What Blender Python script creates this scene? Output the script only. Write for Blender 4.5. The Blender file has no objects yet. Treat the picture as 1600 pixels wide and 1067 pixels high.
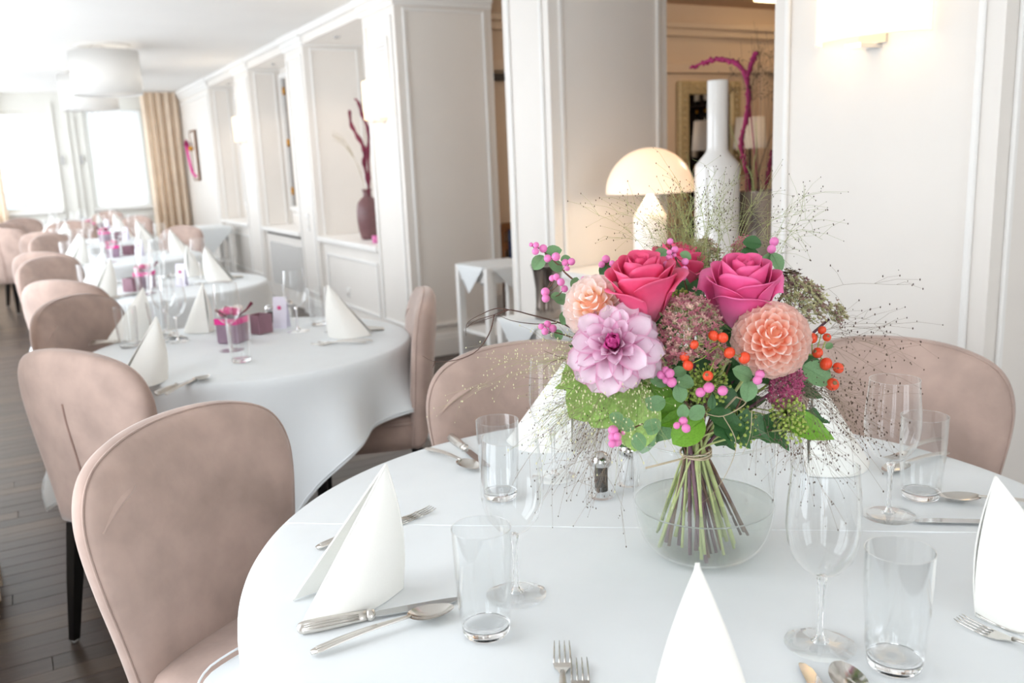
import bpy, math, random
import numpy as np
from mathutils import Vector, Matrix
random.seed(7)
rng = np.random.RandomState(7)
scene = bpy.context.scene
col = scene.collection
PI = math.pi

# ---------------------------------------------------------------- camera
F, CX, CY, YAW, PIT, ROL = 1379.15, 800.0, 533.5, .508225, -.203231, -.041747
H = 1.40
_fw = Vector((math.sin(YAW)*math.cos(PIT), math.cos(YAW)*math.cos(PIT), math.sin(PIT)))
_rt = Vector((math.cos(YAW), -math.sin(YAW), 0)); _up = _rt.cross(_fw)
CR = _rt*math.cos(ROL) + _up*math.sin(ROL)
CU = -_rt*math.sin(ROL) + _up*math.cos(ROL)
EYE = Vector((0, 0, H))
cd = bpy.data.cameras.new('camera'); cam = bpy.data.objects.new('camera', cd); col.objects.link(cam)
M3 = Matrix((CR, CU, -_fw)).transposed()
cam.matrix_world = Matrix.Translation(EYE) @ M3.to_4x4()
cd.sensor_fit = 'HORIZONTAL'; cd.sensor_width = 36; cd.lens = F*36/1600
cd.clip_start = .02; cd.clip_end = 200
cd.dof.use_dof = True; cd.dof.focus_distance = 1.42; cd.dof.aperture_fstop = 4.6
scene.camera = cam
scene.view_settings.view_transform = 'Standard'; scene.view_settings.look = 'None'
scene.view_settings.exposure = 0.40; scene.view_settings.gamma = 1; scene.view_settings.use_curve_mapping = False

# ---------------------------------------------------------------- sky
w = bpy.data.worlds.new('world'); scene.world = w; w.use_nodes = True
bg = w.node_tree.nodes['Background']
bg.inputs[0].default_value = (.90, .95, 1.0, 1); bg.inputs[1].default_value = 4.0

def portal(loc, rot, sx, sy):
    l = bpy.data.lights.new('daylight_portal', 'AREA'); l.shape = 'RECTANGLE'; l.size = sx; l.size_y = sy
    o = bpy.data.objects.new('daylight_portal', l); col.objects.link(o); o.location = loc; o.rotation_euler = rot
    l.cycles.is_portal = True
XL = -.62; XR = 2.447; YF = 14.4; YB = -1.9; ZC = 2.585
LEFT_WIN = [(-1.2, -.1), (.95, 2.5), (3.95, 6.2), (6.6, 8.8), (9.2, 11.5), (11.9, 14.1)]
for a, b in LEFT_WIN: portal((XL-.05, (a+b)/2, 1.4), (0, -PI/2, 0), 2.0, b-a)
FAR_WIN = [(-.15, .67), (1.155, 1.90)]
for a, b in FAR_WIN: portal(((a+b)/2, YF+.1, 1.64), (-PI/2, 0, 0), b-a, 1.4)

FILL_WIN = (.5, 1.9)  # opening added behind the camera, out of view, to brighten camera-facing sides
portal(((FILL_WIN[0]+FILL_WIN[1])/2, YB-.1, 1.42), (PI/2, 0, 0), FILL_WIN[1]-FILL_WIN[0], 1.95)

# ---------------------------------------------------------------- pixel helpers
def ray(x, y): return CR*((x-CX)/F) - CU*((y-CY)/F) + _fw
def onz(x, y, z): d = ray(x, y); return EYE + d*((z-H)/d.z)
def onx(x, y, X): d = ray(x, y); return EYE + d*(X/d.x)
def ony(x, y, Y): d = ray(x, y); return EYE + d*(Y/d.y)

# ---------------------------------------------------------------- materials
def L(h):
    h = h.lstrip('#'); c = [int(h[i:i+2], 16)/255 for i in (0, 2, 4)]
    return tuple((v/12.92 if v <= .04045 else ((v+.055)/1.055)**2.4) for v in c) + (1,)
MATS = {}
def mat(name, color, rough=.6, metal=0, var=.06, nscale=8, bump=0, bscale=40, sheen=0, emit=0, emitcol=None, spec=.5, trans=0, ior=1.45, stretch=None, attr=False, subs=0, alpha=1, coat=0, transl=0):
    m = bpy.data.materials.new(name); m.use_nodes = True; nt = m.node_tree; n = nt.nodes; lk = nt.links
    p = n['Principled BSDF']; c = L(color) if isinstance(color, str) else color
    p.inputs['Roughness'].default_value = rough; p.inputs['Metallic'].default_value = metal
    p.inputs['Specular IOR Level'].default_value = spec; p.inputs['IOR'].default_value = ior
    p.inputs['Transmission Weight'].default_value = trans
    p.inputs['Coat Weight'].default_value = coat
    if sheen: p.inputs['Sheen Weight'].default_value = sheen; p.inputs['Sheen Roughness'].default_value = .4
    if subs: p.inputs['Subsurface Weight'].default_value = subs; p.inputs['Subsurface Radius'].default_value = (.01, .006, .005)
    tc = n.new('ShaderNodeTexCoord'); src = tc.outputs['Object']
    if stretch:
        mp = n.new('ShaderNodeMapping'); mp.inputs['Scale'].default_value = stretch; lk.new(src, mp.inputs[0]); src = mp.outputs[0]
    nz = n.new('ShaderNodeTexNoise'); nz.inputs['Scale'].default_value = nscale; nz.inputs['Detail'].default_value = 4; lk.new(src, nz.inputs['Vector'])
    mx = n.new('ShaderNodeMix'); mx.data_type = 'RGBA'; mx.blend_type = 'MULTIPLY'; mx.inputs[0].default_value = 1
    rp = n.new('ShaderNodeMapRange'); rp.inputs[1].default_value = .3; rp.inputs[2].default_value = .7
    rp.inputs[3].default_value = 1-var; rp.inputs[4].default_value = 1+var*.35
    lk.new(nz.outputs[0], rp.inputs[0]); lk.new(rp.outputs[0], mx.inputs[7])
    if attr:
        at = n.new('ShaderNodeAttribute'); at.attribute_name = 'Col'; lk.new(at.outputs[0], mx.inputs[6])
    else: mx.inputs[6].default_value = c
    lk.new(mx.outputs[2], p.inputs['Base Color'])
    if bump:
        b = n.new('ShaderNodeBump'); b.inputs['Strength'].default_value = bump; b.inputs['Distance'].default_value = .01
        n2 = n.new('ShaderNodeTexNoise'); n2.inputs['Scale'].default_value = bscale; n2.inputs['Detail'].default_value = 3
        lk.new(src, n2.inputs['Vector']); lk.new(n2.outputs[0], b.inputs['Height']); lk.new(b.outputs[0], p.inputs['Normal'])
    if emit:
        p.inputs['Emission Color'].default_value = L(emitcol) if emitcol else c; p.inputs['Emission Strength'].default_value = emit
    if transl:
        t = n.new('ShaderNodeBsdfTranslucent'); lk.new(mx.outputs[2], t.inputs[0])
        ms = n.new('ShaderNodeMixShader'); ms.inputs[0].default_value = transl
        out = n['Material Output']; lk.new(p.outputs[0], ms.inputs[1]); lk.new(t.outputs[0], ms.inputs[2]); lk.new(ms.outputs[0], out.inputs[0])
    MATS[name] = m; return m
def thinglass(name, tint=(.975, .985, .985), refl=1.0, rough=0.0, haze=0, hazecol=(.8, .8, .8, 1)):
    m = bpy.data.materials.new(name); m.use_nodes = True; nt = m.node_tree; n = nt.nodes; lk = nt.links
    n.remove(n['Principled BSDF']); out = n['Material Output']
    tr = n.new('ShaderNodeBsdfTransparent'); tr.inputs[0].default_value = tint + (1,)
    gl = n.new('ShaderNodeBsdfGlossy'); gl.inputs['Roughness'].default_value = rough; gl.inputs[0].default_value = (1, 1, 1, 1)
    lw = n.new('ShaderNodeLayerWeight'); lw.inputs[0].default_value = .5
    pw = n.new('ShaderNodeMath'); pw.operation = 'POWER'; pw.inputs[1].default_value = 2.8; lk.new(lw.outputs['Facing'], pw.inputs[0])
    fr = n.new('ShaderNodeMath'); fr.operation = 'MULTIPLY_ADD'; fr.inputs[1].default_value = .75; fr.inputs[2].default_value = .035; lk.new(pw.outputs[0], fr.inputs[0])
    nz = n.new('ShaderNodeTexNoise'); nz.inputs['Scale'].default_value = 6
    bp = n.new('ShaderNodeBump'); bp.inputs['Strength'].default_value = .02; lk.new(nz.outputs[0], bp.inputs['Height']); lk.new(bp.outputs[0], gl.inputs['Normal'])
    mt = n.new('ShaderNodeMath'); mt.operation = 'MULTIPLY'; mt.inputs[1].default_value = refl; mt.use_clamp = True
    lk.new(fr.outputs[0], mt.inputs[0])
    ms = n.new('ShaderNodeMixShader'); lk.new(mt.outputs[0], ms.inputs[0]); lk.new(tr.outputs[0], ms.inputs[1]); lk.new(gl.outputs[0], ms.inputs[2])
    last = ms
    if haze:
        df = n.new('ShaderNodeBsdfTranslucent'); df.inputs[0].default_value = hazecol
        d2 = n.new('ShaderNodeBsdfDiffuse'); d2.inputs[0].default_value = hazecol
        a = n.new('ShaderNodeMixShader'); a.inputs[0].default_value = .5; lk.new(df.outputs[0], a.inputs[1]); lk.new(d2.outputs[0], a.inputs[2])
        m2 = n.new('ShaderNodeMixShader'); m2.inputs[0].default_value = haze; lk.new(ms.outputs[0], m2.inputs[1]); lk.new(a.outputs[0], m2.inputs[2]); last = m2
    lk.new(last.outputs[0], out.inputs[0]); MATS[name] = m; return m

mat('paint', '#EFEAE4', .55, var=.02, nscale=3, bump=.02, bscale=60)
mat('ceil', '#EDEBE8', .8, var=.02, nscale=2)
mat('trimwhite', '#F4F2EF', .4, var=.015, nscale=5)
mat('panel', '#E9E2D9', .5, var=.02, nscale=3)
mat('tanpaint', '#DCC5AC', .7, var=.04, nscale=2)
mat('tanceil', '#D2B396', .8, var=.04, nscale=2)
mat('floorbase', '#2A211C', .5)
mat('velvet', '#B69E93', .85, var=.20, nscale=10, bump=.2, bscale=22, sheen=.45)
mat('velvetseam', '#8C7066', .9, var=.1)
mat('blackwood', '#0C0B0B', .35, var=.1)
mat('steelfoot', '#B9B9B9', .3, metal=1)
mat('cloth', '#E8ECEE', .75, var=.015, nscale=14, bump=.12, bscale=9)
mat('napkin', '#FAF9F4', .8, var=.01, nscale=20, bump=.03, bscale=300)
mat('silver', '#D8D5D0', .16, metal=1, var=.05, nscale=30)
mat('silverhandle', '#DAD6D0', .28, metal=1, var=.05, nscale=30)
mat('bladesteel', '#C4C4C4', .12, metal=1, var=.03)
mat('shade', '#FFF6E6', .8, var=.01, emit=.55, emitcol='#FFE9C8', transl=.45)
mat('pendantshade', '#F6F5F3', .5, var=.01, transl=.4)
mat('domeglass', '#FFF3E2', .25, var=.01, emit=.28, emitcol='#FFE6CC', transl=.2)
mat('opal', '#F7F3EE', .2, var=.01, coat=.3)
mat('ceramic', '#F3F2F0', .08, var=.01, coat=.6)
mat('steel', '#A79C94', .22, metal=1, var=.1, nscale=10, stretch=(1, 1, .1))
mat('brass', '#D79A3A', .3, metal=1, var=.05)
mat('chrome', '#D5D5D5', .08, metal=1)
mat('darkslot', '#57504B', .8)
mat('grille', '#C9C9C9', .6)
mat('curtain', '#FFEEDA', .8, var=.08, nscale=6, transl=.3)
mat('sheer', '#FFFFFF', .9, var=.01, transl=.6)
mat('winframe', '#ECEBE5', .5, var=.02)
mat('purpleglass', '#B9A0B4', .35, var=.15, nscale=20, transl=.3)
mat('darkpurple', '#B08796', .35, var=.15, nscale=20, transl=.3)
mat('ribbon', '#F0369A', .5, var=.05)
mat('hotpink', '#E0508F', .6, var=.1, nscale=60)
mat('whiteflower', '#F6EDE6', .7, var=.05, nscale=60)
mat('card', '#EDE9F6', .6, var=.04, nscale=50)
mat('maroonglass', '#7D5A5C', .3, var=.15, nscale=20)
mat('amaranth', '#A02862', .7, var=.25, nscale=40)
mat('amaranthdark', '#7A2440', .7, var=.25, nscale=40)
mat('strand', '#B7A98A', .8, var=.2)
mat('rose', '#EC2E78', .5, attr=True, var=.08, nscale=40, subs=.15, transl=.12)
mat('petal', '#F7B09A', .6, attr=True, var=.04, nscale=60, transl=.3)
mat('leafdark', '#3D6B3A', .4, var=.25, nscale=30, bump=.1, bscale=120, transl=.12)
mat('leafmid', '#7CA674', .5, var=.2, nscale=30, bump=.08, bscale=120, transl=.2)
mat('leafbright', '#7DB53A', .4, var=.2, nscale=20, bump=.1, bscale=90, transl=.3)
mat('leaflight', '#AED274', .5, var=.25, nscale=18, bump=.2, bscale=60, transl=.35)
mat('stemgreen', '#C0CB88', .5, var=.25, nscale=30)
mat('stembrown', '#7A5A48', .6, var=.3, nscale=30)
mat('stempurple', '#7B5564', .6, var=.3, nscale=30)
mat('twig', '#5B4138', .7, var=.3, nscale=30)
mat('berry', '#EC86C2', .35, var=.18, nscale=60, subs=.2)
mat('berrytip', '#8C6A70', .8)
mat('hip', '#EE5230', .25, var=.15, nscale=40, subs=.1)
mat('hiptip', '#8E7350', .8)
mat('sedum', '#B77C80', .8, attr=True, var=.2, nscale=90)
mat('umbel', '#A9BE5C', .6, var=.2, nscale=60)
mat('grassgreen', '#A6AE72', .7, var=.2)
mat('grassbrown', '#9A8876', .7, var=.2)
mat('seeddark', '#5C4A40', .8, var=.2)
mat('seedpale', '#E6E2B8', .8, var=.1)
mat('raffia', '#D8C3A5', .8, var=.2, nscale=60)
mat('pepper', '#55504C', .9, var=.5, nscale=260)
mat('salt', '#F4F4F4', .9, var=.05)
mat('goldframe', '#CDB98F', .4, metal=.3, var=.25, nscale=70, bump=.5, bscale=60)
mat('mirror', '#DDDDDD', .02, metal=1, var=0)
mat('darkwood', '#2A1D17', .5, var=.3)
mat('woodmid', '#8A5A34', .5, var=.3, nscale=5, stretch=(1, 8, 8))
mat('bluecloth', '#34456B', .8, var=.1)
mat('bottledark', '#15181A', .15, coat=.5)
mat('bottlelabel', '#D8CDBD', .7)
mat('facade', '#C4CBD1', .8, var=.05)
mat('facadeglass', '#93A2AD', .2, var=.2)
mat('cove', '#FFE9C0', .5, emit=4, emitcol='#FFE2B0')
mat('pinkribbon', '#E3339A', .5)
for i, c in enumerate(('#4A3F38', '#53463C', '#40362F', '#5B4C3F', '#483C36')):
    mat('plank%d' % i, c, .32, var=.35, nscale=4, bump=.06, bscale=20, stretch=(1, 14, 14), spec=.6)
thinglass('glass', (.982, .987, .988), 1.25)
thinglass('glassvase', (.975, .985, .982), 1.35)
thinglass('pane', (.97, .98, .98), .6)
thinglass('water', (.93, .945, .93), .25, haze=.20, hazecol=(.80, .82, .79, 1))
thinglass('waterline', (.80, .83, .81), 1.2, haze=.3, hazecol=(.9, .92, .9, 1))
mat('solidglass', (1, 1, 1, 1), .0, var=0, trans=1, ior=1.45)

# ---------------------------------------------------------------- mesh builder
class MB:
    def __init__(s): s.v = []; s.f = []; s.c = None
    def add(s, vs, fs):
        o = len(s.v); s.v += [tuple(q) for q in vs]; s.f += [tuple(i+o for i in f) for f in fs]; return s
    def box(s, x0, x1, y0, y1, z0, z1):
        return s.add([(x0,y0,z0),(x1,y0,z0),(x1,y1,z0),(x0,y1,z0),(x0,y0,z1),(x1,y0,z1),(x1,y1,z1),(x0,y1,z1)],
                     [(0,3,2,1),(4,5,6,7),(0,1,5,4),(1,2,6,5),(2,3,7,6),(3,0,4,7)])
    def bbox(s, x0, x1, y0, y1, z0, z1, b=.005):
        # box with bevelled vertical and top edges: stacked chamfer rings
        def ring(i, z):
            return [(x0+i+b,y0+i,z),(x1-i-b,y0+i,z),(x1-i,y0+i+b,z),(x1-i,y1-i-b,z),(x1-i-b,y1-i,z),(x0+i+b,y1-i,z),(x0+i,y1-i-b,z),(x0+i,y0+i+b,z)]
        vs = ring(b*.6, z0)+ring(0, z0+b)+ring(0, z1-b)+ring(b*.6, z1); fs = []
        for k in range(3):
            for j in range(8): fs.append((k*8+j, k*8+(j+1)%8, k*8+8+(j+1)%8, k*8+8+j))
        fs += [tuple(range(7,-1,-1)), tuple(range(24,32))]
        return s.add(vs, fs)
    def lathe(s, prof, seg=32, c=(0,0,0), close=False):
        n = len(prof); vs = []; fs = []
        for r, z in prof:
            for k in range(seg): a = 2*PI*k/seg; vs.append((c[0]+r*math.cos(a), c[1]+r*math.sin(a), c[2]+z))
        for i in range(n-1 if not close else n):
            j = (i+1) % n
            for k in range(seg): k2 = (k+1) % seg; fs.append((i*seg+k, i*seg+k2, j*seg+k2, j*seg+k))
        return s.add(vs, fs)
    def tube(s, pts, rad, seg=6, flat=1.0, cap=True):
        pts = [Vector(p) for p in pts]; n = len(pts)
        if not hasattr(rad, '__len__'): rad = [rad]*n
        vs = []; fs = []; t0 = (pts[1]-pts[0]).normalized()
        a = t0.orthogonal().normalized()
        for i in range(n):
            t = (pts[min(i+1,n-1)]-pts[max(i-1,0)])
            t = t.normalized() if t.length > 1e-9 else t0
            a = (a - t*a.dot(t)); a = a.normalized() if a.length > 1e-6 else t.orthogonal().normalized()
            b = t.cross(a)
            for k in range(seg):
                g = 2*PI*k/seg; vs.append(pts[i] + a*(math.cos(g)*rad[i]) + b*(math.sin(g)*rad[i]*flat))
        for i in range(n-1):
            for k in range(seg): k2 = (k+1) % seg; fs.append((i*seg+k, i*seg+k2, (i+1)*seg+k2, (i+1)*seg+k))
        if cap: fs += [tuple(range(seg-1,-1,-1)), tuple(range((n-1)*seg, n*seg))]
        return s.add(vs, fs)
    def ball(s, c, r, seg=12, rings=8, sc=(1,1,1)):
        vs = [(c[0], c[1], c[2]-r*sc[2])]; fs = []
        for i in range(1, rings):
            th = -PI/2+PI*i/rings
            for k in range(seg): a = 2*PI*k/seg; vs.append((c[0]+r*sc[0]*math.cos(th)*math.cos(a), c[1]+r*sc[1]*math.cos(th)*math.sin(a), c[2]+r*sc[2]*math.sin(th)))
        vs.append((c[0], c[1], c[2]+r*sc[2])); T = len(vs)-1
        for k in range(seg): fs.append((0, 1+(k+1)%seg, 1+k)); fs.append((T, T-seg+k, T-seg+(k+1)%seg))
        for i in range(rings-2):
            for k in range(seg): k2=(k+1)%seg; fs.append((1+i*seg+k, 1+i*seg+k2, 1+(i+1)*seg+k2, 1+(i+1)*seg+k))
        return s.add(vs, fs)
    def grid(s, fn, nu, nv, wrap=False):
        vs = [fn(i/(nu if wrap else nu-1), j/(nv-1)) for j in range(nv) for i in range(nu)]; fs = []
        for j in range(nv-1):
            for i in range(nu if wrap else nu-1):
                i2 = (i+1) % nu; fs.append((j*nu+i, j*nu+i2, (j+1)*nu+i2, (j+1)*nu+i))
        return s.add(vs, fs)
    def mesh(s, name, m, smooth=True, colors=None):
        me = bpy.data.meshes.new(name); me.from_pydata(s.v, [], s.f)
        if smooth: me.polygons.foreach_set('use_smooth', [True]*len(me.polygons))
        if m: me.materials.append(MATS[m])
        if colors is not None:
            a = me.color_attributes.new('Col', 'FLOAT_COLOR', 'POINT'); a.data.foreach_set('color', np.array(colors, dtype=np.float32).ravel())
        me.update(); return me
    def build(s, name, m, parent=None, smooth=True, loc=None, colors=None):
        return link(name, s.mesh(name, m, smooth, colors), parent, loc)
def link(name, me, parent=None, loc=None):
    o = bpy.data.objects.new(name, me); col.objects.link(o)
    if parent: o.parent = parent
    if loc is not None: o.location = loc
    return o
def sharp(o, ang=35):
    me = o.data
    try: me.set_sharp_from_angle(angle=math.radians(ang))
    except Exception: pass
    return o
def empty(name, loc=(0,0,0), rz=0):
    o = bpy.data.objects.new(name, None); col.objects.link(o); o.location = loc; o.rotation_euler = (0,0,rz); o.empty_display_size = .05
    return o
def tag(o, label=None, cat=None, group=None, kind=None):
    if label: o['label'] = label
    if cat: o['category'] = cat
    if group: o['group'] = group
    if kind: o['kind'] = kind
    return o
def copy_tree(o, parent=None):
    c = o.copy(); col.objects.link(c); c.parent = parent
    for ch in list(o.children): copy_tree(ch, c)
    return c
def box(name, m, x0, x1, y0, y1, z0, z1, parent=None, bev=0):
    b = MB(); b.bbox(x0,x1,y0,y1,z0,z1,bev) if bev else b.box(x0,x1,y0,y1,z0,z1)
    return b.build(name, m, parent, False)
def struct(o): o['kind'] = 'structure'; return o
def smoothstep(a, b, x):
    t = min(1, max(0, (x-a)/(b-a))); return t*t*(3-2*t)
def spline(P, n):
    P = [Vector(p) for p in P]; out = []; N = len(P)-1
    for k in range(n+1):
        u = k/n*N; i = min(int(u), N-1); t = u-i
        p0 = P[max(i-1,0)]; p1 = P[i]; p2 = P[i+1]; p3 = P[min(i+2,N)]
        out.append(.5*((2*p1)+(p2-p0)*t+(2*p0-5*p1+4*p2-p3)*t*t+(3*p1-p0-3*p2+p3)*t**3))
    return out

# ================================================================ SETTING
# floor: base slab and planks (planks run across the room, along X)
floor = struct(box('floor', 'floorbase', XL-.1, 8.2, YB-.1, YF+.1, -.1, -.012))
PW = .088; y = 1.3; k = 0
plank_me = {}
while y < 11.0:
    x = -.62 - rng.rand()*.9
    while x < 3.2:
        ln = .9 + rng.rand()*1.1; x1 = min(x+ln, 3.2); x0 = max(x, XL)
        if x1 - x0 > .05:
            key = (round((x1-x0)/.15), rng.randint(5))
            o = box('plank', 'plank%d' % rng.randint(5), x0+.0008, x1-.0008, y+.0012, y+PW-.0012, -.012, 0.0 - rng.rand()*.0008, floor, .0012)
        x = x1
        if x1 >= 3.2: break
    y += PW
for a, b in ((YB, 1.3), (y, YF)):
    o = box('plank', 'plank1', XL, 3.2, a, b, -.012, -.001, floor)
box('plank', 'plank2', 3.2, 8.1, YB, YF, -.012, -.0005, floor)
ceiling = struct(box('ceiling', 'ceil', XL-.1, 3.2, YB-.1, YF+.1, ZC, ZC+.1))

# left wall with windows (out of view, gives the daylight)
wl = struct(empty('wall_left', (0,0,0)))
prev = YB-.1
for a, b in LEFT_WIN+[(YF+.1, None)]:
    box('wall_panel', 'paint', XL-.12, XL, prev, a, 0, ZC, wl)
    if b is None: break
    box('wall_panel', 'paint', XL-.12, XL, a, b, 0, .4, wl); box('wall_panel', 'paint', XL-.12, XL, a, b, 2.4, ZC, wl)
    prev = b
for i, (a, b) in enumerate(LEFT_WIN):
    wn = struct(empty('window_%d' % (i+3), (XL, (a+b)/2, .4)))
    h = (b-a)/2
    for y0, y1, z0, z1 in ((-h, -h+.06, 0, 2), (h-.06, h, 0, 2), (-h, h, 0, .06), (-h, h, 1.94, 2), (-.03, .03, 0, 2)):
        box('window_frame', 'winframe', -.1, -.03, y0, y1, z0, z1, wn)
    box('window_sill', 'trimwhite', -.02, .06, -h, h, -.03, .0, wn)
# near wall behind the camera; its unseen window is added for front fill
wnr = struct(empty('wall_near', (0,0,0)))
for x0, x1, z0, z1 in ((XL-.1, FILL_WIN[0], 0, ZC), (FILL_WIN[1], 8.2, 0, ZC), (FILL_WIN[0], FILL_WIN[1], 0, .45), (FILL_WIN[0], FILL_WIN[1], 2.4, ZC)):
    box('wall_panel', 'paint', x0, x1, YB-.2, YB, z0, z1, wnr)
wn = struct(empty('window_9', (FILL_WIN[0], YB, .45))); W = FILL_WIN[1]-FILL_WIN[0]
for x0, x1, z0, z1 in ((0, .06, 0, 1.95), (W-.06, W, 0, 1.95), (.06, W-.06, 0, .06), (.06, W-.06, 1.89, 1.95), (W/2-.03, W/2+.03, .06, 1.89)):
    box('window_frame', 'winframe', x0, x1, -.12, -.05, z0, z1, wn)
box('window_sill', 'trimwhite', 0, W, -.04, .06, -.03, 0, wn)

# far wall with two windows
wf = struct(empty('wall_far', (0,0,0)))
Z0, Z1 = .95, 2.34
box('wall_panel', 'winframe', XL, FAR_WIN[0][0], YF, YF+.2, 0, ZC, wf)
box('wall_panel', 'winframe', FAR_WIN[0][1], FAR_WIN[1][0], YF, YF+.2, 0, ZC, wf)
box('wall_panel', 'winframe', FAR_WIN[1][1], XR+.4, YF, YF+.2, 0, ZC, wf)
for a, b in FAR_WIN:
    box('wall_panel', 'winframe', a, b, YF, YF+.2, 0, Z0, wf); box('wall_panel', 'winframe', a, b, YF, YF+.2, Z1, ZC, wf)
for x in (.72, .90, .985, 1.10): box('pilaster', 'winframe', x-.012, x+.012, YF-.03, YF, .1, 2.45, wf)
for i, (a, b) in enumerate(FAR_WIN):
    wn = struct(empty('window_%d' % (i+1), (a, YF, Z0))); W = b-a; hh = Z1-Z0
    for x0, x1, z0, z1 in ((0, .05, 0, hh), (W-.05, W, 0, hh), (.05, W-.05, 0, .05), (.05, W-.05, hh-.05, hh)):
        box('window_frame', 'winframe', x0, x1, .05, .12, z0, z1, wn)
    box('pane', 'pane', .05, W-.05, .08, .086, .05, hh-.05, wn)
    box('window_sill', 'trimwhite', -.03, W+.03, -.08, .02, -.04, 0, wn, .006)
    hx = W+.11 if i == 0 else -.13
    hd = MB().box(hx-.015, hx+.015, -.045, -.03, .64, .76).build('window_handle', 'grille', wn, False)
# dado rails and radiators low on the far wall
for z in (.62, .80): box('rail', 'trimwhite', XL, XR, YF-.03, YF, z, z+.03, wf)

# ---- right wall: piers, niches, openings
wr = struct(empty('wall_right', (0,0,0)))
def frame_on_face(parent, axis, fixed, a0, a1, z0, z1, w_=.022, p=.014, inset=.055):
    """thin raised moulding frame; axis 'y' = face looking -Y at y=fixed spanning x, axis 'x' = face looking -X at x=fixed spanning y"""
    a0 += inset; a1 -= inset
    for (u0, u1, q0, q1) in ((a0, a0+w_, z0, z1), (a1-w_, a1, z0, z1), (a0+w_, a1-w_, z0, z0+w_), (a0+w_, a1-w_, z1-w_, z1)):
        if axis == 'y': box('moulding', 'trimwhite', u0, u1, fixed-p, fixed, q0, q1, parent, .004)
        else: box('moulding', 'trimwhite', fixed-p, fixed, u0, u1, q0, q1, parent, .004)
def pier(y0, y1, depth, base=True, sideframe=True, cap=True, facemat='paint'):
    o = box('pier', facemat, XR, XR+depth, y0, y1, 0, ZC, wr)
    frame_on_face(o, 'x', XR, y0, y1, .22, 2.40)
    if sideframe: frame_on_face(o, 'y', y0, XR, XR+depth, .22, 2.44)
    if cap:
        for e, za, zb in ((.018, 2.455, 2.49), (.036, 2.49, 2.53), (.06, 2.53, ZC)):
            box('cornice', 'trimwhite', XR-e, XR+depth, y0-e, y1+e, za, zb, o, .004)
    if base:
        box('baseboard', 'trimwhite', XR-.018, XR+depth, y0-.018, y1+.018, 0, .13, o, .004)
        box('baseboard', 'trimwhite', XR-.012, XR+depth, y0-.012, y1+.012, .13, .165, o, .004)
    return o
PA = (5.839, 6.455); PB = (7.964, 8.53); PC = (10.0, 10.66); PF = (12.125, YF); PN = (3.89, 4.35); PWL = (1.538, 2.387)
pier(*PA, .745); pier(*PB, .56); pier(*PC, .345); pier(*PF, .30); pier(*PN, .745); pier(*PWL, .745)
# crown along the ceiling
struct(box('trim_1', 'trimwhite', XR-.05, XR+.02, PA[1], YF, 2.535, ZC, None, .006))
def niche(y0, y1, xb, zs):
    o = box('niche_back', 'paint', xb, xb+.06, y0, y1, 0, ZC, wr)
    box('niche_soffit', 'paint', XR+.0, xb, y0, y1, 2.47, ZC, wr)
    frame_on_face(o, 'x', xb, y0, y1, zs+.1, 2.38, inset=.12)
    s = box('shelf', 'trimwhite', XR-.02, xb, y0, y1, zs-.045, zs, wr, .006)
    f = box('niche_front', 'paint', XR+.04, XR+.07, y0, y1, 0, zs-.045, wr)
    return o, f
nAB, fAB = niche(PA[1], PB[0], 3.0, .784); frame_on_face(fAB, 'x', XR+.04, PA[1], PB[0], .2, .64, inset=.12)
nBC, fBC = niche(PB[1], PC[0], 2.79, .79)
nCF, fCF = niche(PC[1], PF[0], 2.745, .79); frame_on_face(fCF, 'x', XR+.04, PC[1], PF[0], .2, .64, inset=.12)
box('baseboard', 'trimwhite', XR+.02, XR+.04, PA[1], PB[0], 0, .13, fAB); box('baseboard', 'trimwhite', XR+.02, XR+.04, PC[1], PF[0], 0, .13, fCF)
# radiator cover front in the second niche
ya, yb = PB[1]+.10, PC[0]-.12
box('vent_slot', 'darkslot', XR+.02, XR+.04, ya, yb, .715, .735, fBC)
gf = box('radiator_grille', 'grille', XR+.028, XR+.04, ya+.05, yb-.05, .17, .63, fBC)
for i in range(24):
    t = i/23; box('slat', 'trimwhite', XR+.02, XR+.028, ya+.05+t*(yb-ya-.115), ya+.065+t*(yb-ya-.115), .17, .63, gf)
NICHE_SPOTS = []
# niche ceiling spots
for i, yy in enumerate(((PA[1]+PB[0])/2+.25, (PB[1]+PC[0])/2+.2, (PC[1]+PF[0])/2+.2)):
    sp = MB().lathe([(.0, 2.455), (.022, 2.455), (.028, 2.462), (.03, 2.4695), (0, 2.4695)], 20, (XR+.15, yy, 0)).build('downlight', 'chrome')
    tag(sp, ['small chrome downlight in the niche above the maroon vase', 'small chrome downlight in the niche above the radiator grille', 'small chrome downlight in the niche above the clothed stand'][i], 'downlight', 'niche downlights')
    NICHE_SPOTS.append((XR+.15, yy, 2.40))
# hinged narrow shutters in the niches
def shutter(n, xb, y0, y1, z0, z1):
    d = struct(empty('door_%d' % n, (xb, (y0+y1)/2, z0)))
    h = (y1-y0)/2; hh = z1-z0
    for q0, q1, r0, r1 in ((-h-.05, -h, -.05, hh+.05), (h, h+.05, -.05, hh+.05), (-h, h, -.05, 0), (-h, h, hh, hh+.05)):
        box('door_frame', 'trimwhite', -.03, 0, q0, q1, r0, r1, d, .004)
    box('door_leaf', 'panel', -.012, 0, -h, h*.1, 0, hh, d)
    box('gap_strip', 'darkslot', -.006, 0, h*.1, h, 0, hh, d)
    for t in (.12, .5, .90):
        MB().lathe([(0, 0), (.014, .002), (.014, .08), (0, .082)], 12, (-.022, h*.35, hh*t-.04)).build('hinge', 'brass', d)
q = onx(445, 112, 2.79); q2 = onx(460, 322, 2.79)
shutter(1, 2.79, min(q.y, 9.88)-.20, min(q.y, 9.88)+.14, max(.9, q2.z), min(2.36, q.z))
q = onx(372, 140, 2.745)
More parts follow.
